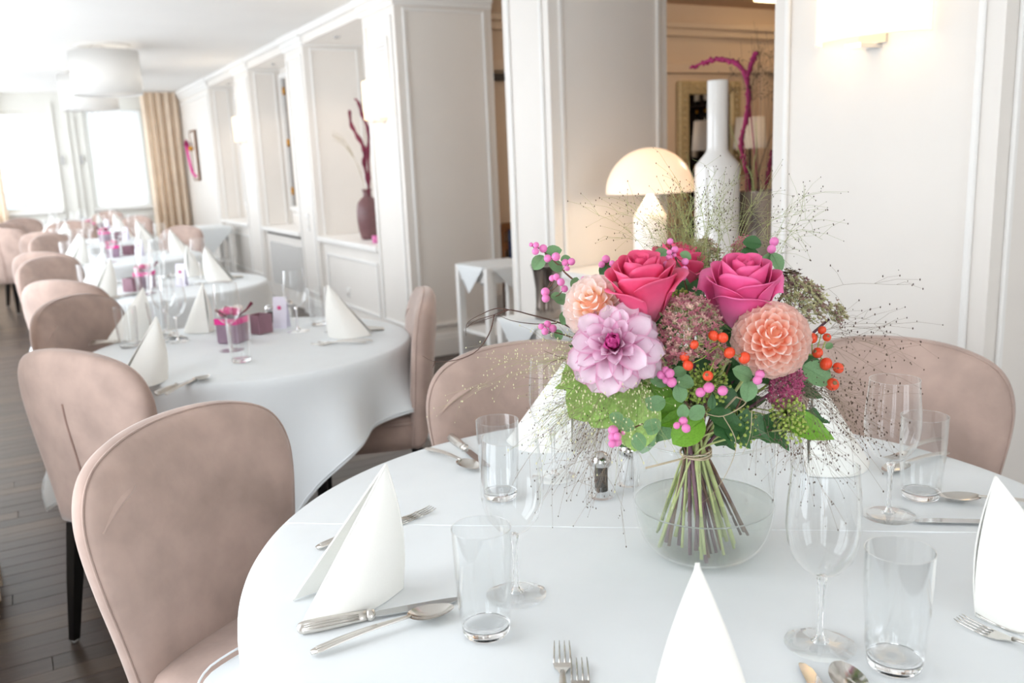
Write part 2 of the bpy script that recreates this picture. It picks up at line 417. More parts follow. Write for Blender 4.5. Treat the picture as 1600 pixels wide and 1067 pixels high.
shutter(2, 2.745, q.y-.2, q.y+.12, 1.0, 2.3)
# ledge wall between the pillar and the near wall piece
lo = box('ledge_wall', 'paint', XR+.02, XR+.70, PWL[1], PN[0], 0, .79, wr)
box('ledge', 'trimwhite', XR-.02, XR+.74, PWL[1], PN[0], .79, .83, wr, .006)
# recess right of the near wall piece
box('recess_back', 'paint', XR+.5, XR+.56, YB, PWL[0], 0, ZC, wr)
for yy in (1.32, 1.22): box('recess_moulding', 'trimwhite', XR+.48, XR+.5, yy, yy+.03, 0, 2.4, wr, .004)
# switch plate, socket and air vent on the piers
v = empty('air_vent', (XR-.014, 6.10, 2.12)); tag(v, 'small white ventilation grille high on the pillar above the lit sconce', 'vent')
for q0, q1, r0, r1 in ((-.12, -.09, -.15, .15), (.09, .12, -.15, .15), (-.09, .09, -.15, -.12), (-.09, .09, .12, .15)): box('vent_frame', 'trimwhite', 0, .014, q0, q1, r0, r1, v, .003)
box('backing', 'grille', .006, .014, -.09, .09, -.12, .12, v)
for i in range(9): box('slat', 'trimwhite', .001, .006, -.09, .09, -.11+i*.026, -.098+i*.026, v)
q = onx(482, 347, XR); sw = empty('light_switch', (XR-.014, q.y, q.z)); tag(sw, 'white light switch plate on the pillar beside the radiator niche', 'switch')
box('plate', 'trimwhite', 0, .014, -.04, .04, -.08, .08, sw, .003); box('rocker', 'paint', -.004, 0, -.025, .025, .0, .05, sw); box('rocker', 'paint', -.004, 0, -.025, .025, -.06, -.01, sw)
q = onx(546, 457, XR+.04); so = empty('wall_socket', (XR+.03, q.y, q.z)); tag(so, 'white wall socket low on the niche front panel', 'socket')
box('plate', 'trimwhite', 0, .01, -.04, .04, -.04, .04, so, .003); MB().lathe([(0, 0), (.022, 0), (.026, .004), (0, .004)], 16).build('socket_ring', 'paint', so).rotation_euler = (0, -PI/2, 0)

# ---- back room seen through the openings
br = struct(empty('wall_backroom', (0,0,0)))
YR = 6.0; ZB = 2.60
box('wall_panel', 'tanpaint', XR+.745, 8.2, YR, YR+.1, 0, ZB, br)
box('wall_panel', 'tanpaint', 8.1, 8.2, YB, YR, 0, ZB, br)
box('cornice', 'tanpaint', XR+.745, 8.1, YR-.10, YR, 2.40, 2.45, br, .01); box('cornice', 'tanpaint', XR+.745, 8.1, YR-.06, YR, 2.34, 2.40, br, .01)
box('beam', 'tanpaint', XR+.745, 8.1, YR-.05, YR, 2.05, 2.13, br, .008)
box('pilaster', 'tanpaint', 5.95, 6.05, YR-.04, YR, 0, 2.05, br, .008)
struct(box('ceiling_backroom', 'tanceil', 3.2, 8.2, YB-.1, YR+.1, ZB, ZB+.1))
cv = struct(box('trim_2', 'cove', 5.5, 7.6, YR-.45, YR-.40, 2.575, 2.6))
box('pelmet', 'darkwood', 3.2, 4.2, YR-.05, YR-.002, 1.98, 2.03, br)
def lamp(name, loc, energy, color, r=.05):
    l = bpy.data.lights.new(name, 'POINT'); l.energy = energy; l.color = color; l.shadow_soft_size = r
    o = bpy.data.objects.new(name, l); col.objects.link(o); o.location = loc; return o
for q in NICHE_SPOTS:
    l = bpy.data.lights.new('niche_downlight', 'SPOT'); l.energy = 9; l.color = (1, .80, .64); l.spot_size = 1.9; l.spot_blend = .8; l.shadow_soft_size = .02
    o = bpy.data.objects.new('niche_downlight', l); col.objects.link(o); o.location = (q[0], q[1], 2.45)
lamp('backroom_warm_light', (5.0, 4.0, 2.3), 30, (1, .85, .68), .15)  # warm point light added for the back room, no fixture drawn

# ---- street outside the far window
fb = empty('street_building', (0, 34, 0)); tag(fb, 'pale office building across the street behind the far window', 'building')
box('wall', 'facade', -14, 14, 0, 4, -6, 16, fb)
for r in range(5):
    for c_ in range(15):
        f = box('window', 'winframe', -10.6+c_*1.5, -9.6+c_*1.5, -.12, 0, -3+r*2.4, -1.3+r*2.4, fb); box('pane', 'facadeglass', -10.5+c_*1.5, -9.7+c_*1.5, -.14, -.12, -2.9+r*2.4, -1.4+r*2.4, f)
    box('ledge', 'facade', -14, 14, -.2, 0, -3.4+r*2.4, -3.2+r*2.4, fb)
struct(box('street_ground', 'facade', -40, 40, YF+.4, 60, -6.2, -6))

# ================================================================ CHAIRS
def make_chair():
    """faces local +X, origin on the floor under the seat centre; single-piece balloon back in a velvet cover"""
    root = empty('dining_chair')
    prof = spline([(.205,.375,0),(.212,.46,0),(.228,.56,0),(.248,.66,0),(.262,.75,0),(.262,.815,0),(.243,.868,0),(.205,.903,0),(.14,.926,0),(.07,.937,0),(0,.940,0)], 40)
    out = [(p.x, p.y) for p in prof]; outline = out + [(-x, z) for x, z in out[-2::-1]]
    n = len(outline)
    def place(wd, z, d):   # width, height, depth (front positive)
        return (-.205 - (z-.42)*.11 + .50*wd*wd + d, wd, z)
    ks = [1.0, .992, .975, .945, .88, .76, .58, .36, .15]; T = .046
    m = MB(); vs = []; fs = []
    def ringpts(k, sgn):
        d = sgn*T*max(0, 1-k**9)**.5*(1.0 if sgn > 0 else .8)
        r = []
        for wd, z in outline:
            zz = .66+(z-.66)*k if z > .66 else .66+(z-.66)*k
            r.append(place(wd*k, zz, d))
        return r
    rings = [ringpts(k, 1) for k in reversed(ks[1:])] + [ringpts(1, 1)] + [ringpts(k, -1) for k in ks[1:]]
    for r in rings: vs += r
    for i in range(len(rings)-1):
        for j in range(n):
            j2 = (j+1) % n; fs.append((i*n+j, i*n+j2, (i+1)*n+j2, (i+1)*n+j))
    fs.append(tuple(range(n-1,-1,-1))); b0 = (len(rings)-1)*n; fs.append(tuple(range(b0, b0+n)))
    m.add(vs, fs); back = m.build('backrest', 'velvet', root)
    # piping along the front edge of the back
    MB().tube([place(wd*.988, .66+(z-.66)*.988, .017) for wd, z in outline], .0022, 6).build('piping', 'velvet', back)
    # closure seam down the back
    sm = MB(); sm.grid(lambda u, v: place((u-.5)*.007+.004*math.sin(v*9), .39+v*.40, -T*.8-.0012), 3, 24).build('seam', 'velvetseam', back)
    # pulled folds in the cover near the top corners
    f = MB(); f.tube([place(-.235+t*.11, .79+t*.085+.01*math.sin(t*5), T*.80) for t in [i/10 for i in range(11)]], [.002+.013*math.sin(PI*i/10) for i in range(11)], 10, .3).build('cover_fold', 'velvet', back)
    # seat cushion: rounded block with dropped cover
    def seat(u, v):
        a = 2*PI*u; c, s_ = math.cos(a), math.sin(a); e = .38
        sx = math.copysign(abs(c)**e, c); sy = math.copysign(abs(s_)**e, s_)
        lay = [(.0,.372),(.9,.370),(1,.376),(1.0,.42),(1.0,.46),(.985,.482),(.95,.494),(.85,.50),(.5,.507),(0,.509)]
        k, z = lay[min(int(round(v*9)), 9)]
        return (.005+.215*sx*k, (.222-.016*(1-sx)*.5)*sy*k, z)
    m = MB(); m.grid(seat, 48, 10, True); st = m.build('seat', 'velvet', root)
    MB().tube([(.005+.2165*math.copysign(abs(math.cos(a))**.38, math.cos(a)), .2165*math.copysign(abs(math.sin(a))**.38, math.sin(a)), .474) for a in [2*PI*i/64 for i in range(65)]], .0035, 5).build('piping', 'velvet', st)
    for sx, sy in ((1,1),(1,-1),(-1,1),(-1,-1)):
        m = MB(); x0, y0 = sx*.175, sy*.175; x1, y1 = (sx*.18 if sx > 0 else -.235), sy*.18
        for z, xx, yy, h in ((.375, x0, y0, .020), (.2, (x0+x1)/2, (y0+y1)/2, .017), (.012, x1, y1, .0115)):
            m.v += [(xx-h,yy-h,z),(xx+h,yy-h,z),(xx+h,yy+h,z),(xx-h,yy+h,z)]
        for i in range(2):
            for j in range(4): m.f.append((i*4+j, (i+1)*4+j, (i+1)*4+(j+1)%4, i*4+(j+1)%4))
        m.f += [(0,1,2,3),(11,10,9,8)]
        lg = m.build('leg', 'blackwood', root, False)
        MB().lathe([(0,0),(.011,0),(.012,.012),(0,.0125)], 10, (x1, y1, 0)).build('foot_glide', 'steelfoot', lg)
    return root
chair0 = make_chair(); first = [True]; CHAIRS = []
def chair(px, py, face, label, group='velvet dining chairs', z=.94, dx=0, dy=0):
    p = onz(px, py, z); a = math.radians(face)
    o = chair0 if first[0] else copy_tree(chair0); first[0] = False
    o.location = (p.x+.262*math.cos(a)+dx, p.y+.262*math.sin(a)+dy, 0); o.rotation_euler = (0,0,a)
    CHAIRS.append((o.location.x, o.location.y, a)); tag(o, label, 'chair', group); return o
chair(262, 642, -57, 'dusty pink velvet chair with open front view left of the bouquet table')
chair(812, 532, -104, 'dusty pink velvet chair behind the bouquet table, facing its flowers')
chair(1405, 525, 205, 'dusty pink velvet chair at the bouquet table below the wall sconce')
chair(96, 546, 33, 'dusty pink velvet chair with seam down its back at the second table')
chair(104, 468, -42, 'dusty pink velvet chair facing the second table on the aisle side', z=.925)
chair(668, 453, 160, 'dusty pink velvet chair seen edge-on between second table and pillar', z=.93)
chair(86, 437, 42, 'dusty pink velvet chair with back seam at the third table')
chair(66, 408, -44, 'dusty pink velvet chair facing the third table on the aisle side', z=.915)
chair(61, 393, 48, 'dusty pink velvet chair turned away at the fourth table')
chair(76, 369, -48, 'dusty pink velvet chair facing the fourth table on the aisle side', z=.92)
chair(64, 364, 52, 'dusty pink velvet chair turned away at the fifth table', z=.93)
chair(2, 356, 60, 'dusty pink velvet chair by the left window curtains, black legs showing', dx=-.03)
chair(8, 350, -40, 'dusty pink velvet chair in the far aisle corner near the left curtain', z=.92)
chair(30, 343, -60, 'dusty pink velvet chair at the last table beneath the far left window', z=.92)
chair(288, 357, 215, 'dusty pink velvet chair in front of the beige curtain at the fourth table', z=.91)
chair(217, 342, 215, 'dusty pink velvet chair between beige curtain and fifth table', z=.90)
chair(172, 334, 225, 'dusty pink velvet chair at the last table beneath the far right window', z=.90)
chair(128, 345, 262, 'dusty pink velvet chair standing sideways between the fifth and last table', z=.93, dx=-.12)

# ================================================================ TABLES
ZT = .75
TABLES = [(.935, 1.123, 25), (.74, 3.38, 33), (.74, 5.57, 30), (.76, 7.75, 15), (.78, 9.95, 10), (.80, 12.1, 20)]
RAD = [.725, .60, .60, .60, .60, .60]
TD = ['bouquet table', 'second table', 'third table', 'fourth table', 'fifth table', 'last table by the far windows']
def cloth_mesh(phi, seed, R, org, half=1.05, maxdrop=.62):
    r0 = np.random.RandomState(seed); ph = [r0.rand()*6.28 for _ in range(5)]
    NA = 240; rows = [('t', k) for k in (0, .1, .22, .35, .48, .6, .7, .8, .88, .94, .975, .99)] + [('d', t) for t in (0, .012, .03, .06, .11, .18, .26, .36, .47, .58, .70, .80, .90, .97, 1.0)]
    m = MB(); vs = []; fs = []
    for kind, k in rows:
        for i in range(NA):
            a = 2*PI*i/NA
            sq = half/max(abs(math.cos(a-phi)), abs(math.sin(a-phi)))
            drop = min(maxdrop, sq-R) - .02
            corner = abs(math.sin(2*(a-phi)))**3
            if kind == 't':
                r = R*k; z = .0012*math.sin(5*a+ph[0])*k*k + (.0015*math.sin(9*r*3+ph[1])*k if k < .95 else 0)
                z -= .004*smoothstep(.96, 1, k)
            else:
                t = k*drop
                fold = .5+.5*math.sin(9*a+ph[2]+.9*math.sin(3*a+ph[3]))
                big = .5+.5*math.cos(4*(a-phi)-PI)
                g = smoothstep(.02, .35, t)
                r = R + .012*(1-math.exp(-t/.012)) + g*((.15 if R < .7 else .06)*fold*(.35+1.1*t) + .10*big*t) - .015*t
                z = -.004 - t*(1-.10*fold)
                if k < .02: z = -.004-t
            px_, py_ = r*math.cos(a), r*math.sin(a)
            if kind == 'd':
                for cx_, cy_, ca in CHAIRS:      # linen lies on a seat that is pushed under the table
                    dx_, dy_ = org[0]+px_-cx_, org[1]+py_-cy_
                    lx = dx_*math.cos(ca)+dy_*math.sin(ca); ly = -dx_*math.sin(ca)+dy_*math.cos(ca)
                    if -.19 < lx < .25 and abs(ly) < .25:
                        e = min(lx+.19, .25-lx, .25-abs(ly)); lim = -ZT+.514-.25*(1-smoothstep(0, .03, e))
                        z = max(z, lim)
            vs.append((px_, py_, z))
    nr = len(rows)
    c0 = len(vs)
    for j in range(1, nr-1 if False else nr-1):
        for i in range(NA):
            i2 = (i+1) % NA; fs.append((j*NA+i, (j+1)*NA+i, (j+1)*NA+i2, j*NA+i2))
    fs.append(tuple(range(NA, 2*NA)))
    # drop the degenerate centre ring
    vs = vs[NA:]; fs = [tuple(i-NA for i in f) for f in fs]
    m.add(vs, fs); hem = [vs[(nr-2)*NA+i] for i in range(NA)]
    return m, hem
for i, (tx, ty, ph) in enumerate(TABLES):
    R = RAD[i]
    t = empty('round_table', (tx, ty, 0)); tag(t, 'round table under white cloth, %s' % (TD[i] if i else 'carrying the large bouquet'), 'table', 'round dining tables')
    MB().lathe([(0, .715), (R-.02, .715), (R-.012, .72), (R-.012, .735), (R-.02, .741), (0, .741)], 64).build('tabletop', 'darkwood', t)
    MB().lathe([(.0, .05), (.055, .05), (.05, .12), (.04, .3), (.045, .6), (.10, .69), (.2, .715), (0, .715)], 24).build('pedestal', 'darkwood', t)
    MB().lathe([(0, 0), (.2, 0), (.2, .02), (.12, .04), (.055, .06), (0, .06)], 32).build('base', 'darkwood', t)
    m, hem = cloth_mesh(math.radians(ph), 11+i, R, (tx, ty), 1.1 if i == 0 else .86)
    c = m.build('tablecloth', 'cloth', None, loc=(tx, ty, ZT)); tag(c, 'white linen cloth draped over the %s' % TD[i], 'tablecloth', 'white tablecloths')
    h = MB(); h.tube([(x*1.001, y*1.001, z+.012) for x, y, z in hem]+[(hem[0][0]*1.001, hem[0][1]*1.001, hem[0][2]+.012)], .0022, 5).build('hem', 'cloth', c)

C1 = bpy.data.objects['tablecloth']; o1 = Vector((TABLES[0][0], TABLES[0][1], ZT))
for a, b in (((446, 817), (1560, 832)),):
    p, q = onz(*a, ZT)-o1, onz(*b, ZT)-o1
    MB().tube([p.lerp(q, t/24)+Vector((0,0,-.0009)) for t in range(25)], .0022, 8, 1).build('crease', 'cloth', C1)

# ================================================================ TABLEWARE
def make_goblet():
    r = empty('wine_glass')
    MB().lathe([(.0045,.098),(.012,.1005),(.026,.110),(.039,.127),(.0455,.148),(.0475,.168),(.0465,.195),(.0440,.222),(.0415,.25)], 40).build('bowl', 'glass', r)
    MB().tube([(.0415*math.cos(a), .0415*math.sin(a), .25) for a in [2*PI*i/48 for i in range(49)]], .0007, 5, cap=False).build('rim', 'glass', r)
    MB().lathe([(0,.101),(.0075,.0985),(.0055,.088),(.004,.07),(.0036,.045),(.004,.02),(.0065,.009),(.012,.0055),(0,.005)], 16).build('stem', 'solidglass', r)
    MB().lathe([(0,.006),(.012,.0055),(.03,.0035),(.0455,.0022),(.0465,.0012),(.0455,.0004),(0,.0002)], 40).build('foot', 'glass', r)
    return r
def make_tumbler():
    r = empty('water_tumbler')
    MB().lathe([(.033,.006),(.0365,.03),(.0395,.08),(.041,.12),(.0415,.158)], 40).build('wall', 'glass', r)
    MB().lathe([(.0300,.0155),(.0345,.03),(.038,.08),(.0397,.12),(.0405,.158)], 40).build('inner_wall', 'glass', r)
    MB().tube([(.041*math.cos(a), .041*math.sin(a), .158) for a in [2*PI*i/48 for i in range(49)]], .0007, 5, cap=False).build('rim', 'glass', r)
    MB().lathe([(0,.0005),(.029,.0005),(.0325,.004),(.0338,.010),(.0325,.0135),(.024,.0145),(0,.013)], 32).build('base', 'solidglass', r)
    return r
def make_napkin(op=.45):
    """spine at origin, wings open towards local +X"""
    r = empty('folded_napkin')
    for s in (1, -1):
        def P(u, v, inn=0):
            B = Vector((.172*u - (.012 if s < 0 else 0)*u, s*((1-op)*.068*math.sin(PI*u**.85)+op*.060*math.sin(u*1.75)+.001+.002*op - inn), 0)); Tp = Vector((.012, s*.001, .205))
            vv = v**1.02; q = B.lerp(Tp, vv); q.y += s*.012*math.sin(PI*v)*(1-u)*(.5+u); q.x -= .010*math.sin(PI*v)*(1-u)
            return q
        m = MB(); n = 13
        m.grid(lambda u, v: P(u, v), n, n); m.grid(lambda u, v: P(u, v, .004)+Vector((0,0,.0005)), n, n)
        m.tube([P(1, v/12, .002) for v in range(13)], .0019, 5); m.tube([P(u/12, 0, .002)+Vector((0,0,.0019)) for u in range(13)], .0019, 5); m.tube([P(0, v/12, .002) for v in range(13)], .0019, 5)
        m.build('wing', 'napkin', r)
    def Q(u, v):
        B = Vector((.02+.125*u, .022*math.sin(u*2.4)+.004, .001)); return B.lerp(Vector((.016, 0, .185)), v)
    MB().grid(Q, 10, 10).build('inner_fold', 'napkin', r)
    return r
def blade_strip(pts, th, mname, name, parent):
    """pts: (x, halfwidth_left, halfwidth_right, z) outline strip with thickness"""
    m = MB(); n = len(pts); vs = []
    for x, a, b, z in pts: vs += [(x, a, z), (x, b, z), (x, b, z+th), (x, a, z+th)]
    fs = []
    for i in range(n-1):
        for j in range(4): fs.append((i*4+j, i*4+(j+1)%4, i*4+4+(j+1)%4, i*4+4+j))
    fs += [(3,2,1,0), (n*4-4, n*4-3, n*4-2, n*4-1)]
    m.add(vs, fs); return m.build(name, mname, parent, False)
def handle(parent, x0, x1, w0, w1, z0, arch=.006, th=.0024, name='handle', m='silverhandle', ribs=True, rise=.004):
    N = 14
    def f(u, v):
        t = u; wd = w0+(w1-w0)*(t**1.6); 
        if t < .06: wd *= .55+.45*math.sqrt(t/.06)
        a = 2*PI*v; x = x0+(x1-x0)*t; z = z0+arch*math.sin(PI*t)+rise*t*t
        return (x, math.cos(a)*wd, z+th+math.sin(a)*th)
    mb = MB(); mb.grid(lambda v, u: f(u, v), 14, N, True)
    mb.f += [tuple(range(13,-1,-1)), tuple(range((N-1)*14, N*14))]
    h = mb.build(name, m, parent)
    if ribs:
        for q in (-.5, 0, .5):
            MB().tube([(x0+(x1-x0)*t, q*(w0+(w1-w0)*t**1.6)*.9, z0+arch*math.sin(PI*t)+rise*t*t+2*th*(.97-.12*abs(q))) for t in [.05+.6*i/9 for i in range(10)]], .0007, 4).build('rib', m, h)
    return h
def make_knife():   # local +X from handle end to tip, length .24
    r = empty('table_knife')
    mb = MB(); mb.tube([(0,0,.006),(.003,0,.006),(.008,0,.006),(.03,0,.006),(.06,0,.006),(.09,0,.006),(.1,0,.006)], [.003,.0075,.0095,.0105,.0098,.0082,.008], 14, .6); h = mb.build('handle', 'silverhandle', r)
    for a in range(14):
        g = 2*PI*a/14
        if math.sin(g) > -.2: MB().tube([(x, math.cos(g)*rr, .006+math.sin(g)*rr*.6) for x, rr in ((.010,.0096),(.03,.0107),(.06,.0100),(.088,.0085))], .0009, 4).build('rib', 'silverhandle', h)
    MB().tube([(.1,0,.006),(.104,0,.006),(.108,0,.006),(.112,0,.0055)], [.0085,.0098,.0085,.006], 14, .6).build('collar', 'silver', r)
    blade_strip([(.11,-.005,.005,.004),(.12,-.0075,.009,.0038),(.16,-.009,.0095,.0032),(.2,-.0092,.0092,.0026),(.225,-.007,.0088,.002),(.238,-.001,.0075,.0016),(.24,.004,.006,.0016)], .0014, 'bladesteel', 'blade', r)
    return r
def make_spoon():
    r = empty('table_spoon'); handle(r, 0, .147, .0095, .0030, .0012, rise=.0105)
    def f(u, v):
        a = 2*PI*u; x = .178+.036*math.cos(a)*v; y = .0215*math.sin(a)*v*(1-.18*math.cos(a)*1)
        return (x, y, .0125-.0105*(1-v*v)-.0015*math.cos(a)*v)
    m = MB(); m.grid(f, 28, 7, True); m.build('bowl', 'silver', r)
    return r
def make_fork():
    r = empty('table_fork'); handle(r, 0, .135, .0095, .003, .0015)
    blade_strip([(.130,-.003,.003,.005),(.14,-.006,.006,.004),(.15,-.0105,.0105,.002),(.163,-.0122,.0122,.001)], .0016, 'silver', 'head', r)
    for k in range(4):
        y = -.0107+k*.00713
        MB().tube([(.162,y,.0018),(.18,y,.0025),(.198,y*.97,.0045),(.208,y*.94,.0075)], [.0015,.0014,.0012,.0005], 6).build('tine', 'silver', r)
    return r
PROTO = {}
def put(kind, maker, p, rz, label, cat, group=None, s=1):
    if kind not in PROTO: PROTO[kind] = [maker(), True]
    base, fresh = PROTO[kind]; o = base if fresh else copy_tree(base); PROTO[kind][1] = False
    o.location = (p[0], p[1], p[2] if len(p) > 2 else ZT+.0015); o.rotation_euler = (0,0,rz); o.scale = (s,s,s)
    if group is None and 'group' in o: del o['group']
    return tag(o, label, cat, group)
T1 = Vector((TABLES[0][0], TABLES[0][1], 0))
def goblet(px, py, label, group='wine glasses on the bouquet table'): return put('g', make_goblet, onz(px, py, ZT).xy, 0, label, 'wine glass', group)
def tumbler(px, py, label, group='tumblers on the bouquet table'): return put('t', make_tumbler, onz(px, py, ZT).xy, 0, label, 'tumbler', group)
def between(kind, maker, a, b, label, cat, group='silver cutlery on the bouquet table', ln=.24):
    p = onz(*a, ZT); q = onz(*b, ZT); d = q-p; m_ = (p+q)/2; an = math.atan2(d.y, d.x)
    st = m_ - Vector((math.cos(an), math.sin(an), 0))*ln/2
    return put(kind, maker, st.xy, an, label, cat, group)
goblet(807, 930, 'empty wine glass by the left napkin on the bouquet table')
goblet(1281, 1008, 'empty wine glass right of the vase with foot fully in view')
goblet(866, 746, 'empty wine glass behind the bouquet grasses by the rear napkin')
goblet(1388, 806, 'empty wine glass before the chair below the wall sconce')
tumbler(760, 990, 'water tumbler beside the knife and spoon on bouquet table')
tumbler(1397, 1042, 'water tumbler standing beside the wine glass right of the vase')
tumbler(782, 778, 'water tumbler behind the left wine glass on bouquet table')
tumbler(1438, 778, 'water tumbler before the chair below the wall sconce')
def napkin_at(px, py, outdeg, label, group='folded napkins on the bouquet table', op=.45):
    p = onz(px, py, ZT+.2065); a = math.radians(outdeg)
    return put('n%g' % op, lambda: make_napkin(op), (p.x-.012*math.cos(a), p.y-.012*math.sin(a)), a, label, 'napkin', group)
napkin_at(603, 726, 176, 'white folded napkin by the knife and spoon left of the vase', op=.8)
napkin_at(1090, 880, 236, 'white folded napkin with closed slit in front of the vase', op=.02)
napkin_at(1556, 745, -40, 'white folded napkin at the right rim with two forks beside')
napkin_at(882, 566, 108, 'white folded napkin behind the grasses before the rear chair')
napkin_at(1275, 588, 5, 'white folded napkin before the chair below the wall sconce')
between('k', make_knife, (465, 990), (718, 940), 'silver knife with fluted handle next to the left napkin', 'knife')
between('s', make_spoon, (485, 1025), (712, 957), 'silver spoon lying beside the fluted knife', 'spoon', ln=.215)
between('f', make_fork, (470, 868), (676, 802), 'silver fork behind the left napkin, tines towards the vase', 'fork', ln=.208)
between('f', make_fork, (500, 862), (700, 790), 'second silver fork behind the left napkin', 'fork', ln=.208)
between('k', make_knife, (700, 684), (765, 735), 'silver knife at the rear edge of the bouquet table', 'knife')
between('s', make_spoon, (672, 706), (742, 738), 'silver spoon at the rear edge of the bouquet table', 'spoon', ln=.215)
p = onz(880, 1010, ZT); 
def fromtip(kind, maker, tip, deg, ln, label, cat):
    q = onz(*tip, ZT); a = math.radians(deg); st = q-Vector((math.cos(a), math.sin(a), 0))*ln
    return put(kind, maker, st.xy, a, label, cat, 'silver cutlery on the bouquet table')
fromtip('f', make_fork, (878, 1010), 58, .208, 'silver fork left of the front napkin, tines forward', 'fork')
fromtip('f', make_fork, (905, 1036), 58, .208, 'second silver fork left of the front napkin', 'fork')
fromtip('k', make_knife, (1256, 1040), 58, .24, 'knife tip showing right of the front napkin', 'knife')
fromtip('s', make_spoon, (1308, 1045), 58, .215, 'spoon bowl showing right of the front napkin', 'spoon')
fromtip('f', make_fork, (1496, 972), 94.8, .208, 'silver fork by the right napkin nearest the tumbler', 'fork')
fromtip('f', make_fork, (1530, 963), 94.8, .208, 'silver fork by the right napkin, partly under its mate', 'fork')
fromtip('s', make_spoon, (1464, 783), 132, .215, 'silver spoon behind the right napkin', 'spoon')
fromtip('k', make_knife, (1428, 816), 140, .24, 'silver knife behind the right napkin', 'knife')
fromtip('f', make_fork, (1385, 722), 186, .208, 'silver fork before the chair below the sconce', 'fork')
fromtip('s', make_spoon, (1380, 745), 182, .215, 'silver spoon before the chair below the sconce', 'spoon')
# shakers
def make_shaker():
    r = empty('pepper_shaker')
    MB().lathe([(.012,.0005),(.0255,.0005),(.027,.004),(.026,.009),(.0225,.014),(.021,.03),(.0195,.05),(.0185,.066)], 28).build('body', 'glass', r)
    MB().lathe([(0,.012),(.0125,.012),(.0125,.058),(0,.060)], 20).build('contents', 'pepper', r)
    cp = MB().lathe([(.0195,.064),(.021,.066),(.021,.074),(.018,.083),(.009,.089),(0,.0905)], 28).build('cap', 'chrome', r)
    return r
p = onz(940, 776, ZT); put('pep', make_shaker, p.xy, 0, 'glass pepper shaker with chrome cap beside the bouquet vase', 'shaker', 'shakers')
def make_salt():
    r = make_shaker(); r.name = 'salt_shaker'
    for c in r.children:
        if c.name.startswith('contents'): c.data = c.data.copy(); c.data.materials[0] = MATS['salt']
    return r
p = onz(983, 757, ZT); put('salt', make_salt, p.xy, 0, 'glass salt shaker with chrome cap behind the bouquet vase', 'shaker', 'shakers')

# ---- the other tables: settings, flower boxes, candle boxes, shakers
def make_flowerbox():
    r = empty('flower_box')
    MB().bbox(-.04,.04,-.04,.04,0,.085,.004).build('box', 'purpleglass', r, False)
    m = MB()
    for x0,x1,y0,y1 in ((-.0415,.0415,-.0415,-.04),(-.0415,.0415,.04,.0415),(-.0415,-.04,-.04,.04),(.04,.0415,-.04,.04)): m.box(x0,x1,y0,y1,.064,.084)
    m.build('ribbon', 'ribbon', r, False)
    rr = np.random.RandomState(3)
    for k in range(7):
        m = MB(); a = k*2.4; d = .028*math.sqrt(k/7)
        c = (d*math.cos(a), d*math.sin(a), .098+rr.rand()*.012)
        m.ball(c, .017, 10, 7, (1,1,.8))
        for j in range(5):
            g = j*1.257+k; m.ball((c[0]+.010*math.cos(g), c[1]+.010*math.sin(g), c[2]+.004), .010, 8, 5, (1,1,.8))
        m.build('blossom', 'whiteflower' if k in (0, 1, 3, 5) else 'hotpink', r)
    for k in range(3):
        a = 2.2*k+.8; MB().tube([(.02*math.cos(a),.02*math.sin(a),.085),(.05*math.cos(a),.05*math.sin(a),.105),(.07*math.cos(a),.07*math.sin(a),.108+.01*k)], [.002,.003,.006], 6).build('bud', 'amaranthdark', r)
    return r
def make_candlebox():
    r = empty('candle_holder')
    m = MB()
    for x0,x1,y0,y1 in ((-.036,.036,-.036,-.030),(-.036,.036,.030,.036),(-.036,-.030,-.03,.03),(.030,.036,-.03,.03)): m.box(x0,x1,y0,y1,0,.075)
    m.box(-.03,.03,-.03,.03,0,.01); m.build('holder', 'darkpurple', r, False)
    MB().lathe([(0,.01),(.02,.01),(.02,.028),(0,.029)], 16).build('candle', 'whiteflower', r)
    return r
def make_card():
    r = empty('menu_card'); m = MB()
    m.add([(-.03,-.022,0),(.03,-.022,0),(.03,0,.13),(-.03,0,.13),(-.03,.022,0),(.03,.022,0),(-.03,-.020,0),(.03,-.020,0),(.03,0,.127),(-.03,0,.127),(-.03,.020,0),(.03,.020,0)],
          [(0,1,2,3),(3,2,5,4),(9,8,7,6),(10,11,8,9),(0,6,7,1),(4,5,11,10)]); m.build('leaf', 'card', r, False)
    MB().ball((0,-.012,.085), .009, 8, 6, (1,.2,1)).build('flower_print', 'hotpink', r)
    return r
def tw(i, px, py): return onz(px, py, ZT)
ORD = [None, 'second', 'third', 'fourth', 'fifth', 'last']
boxes = {1: (366, 534), 2: (228, 450), 3: (178, 402), 4: None, 5: None}
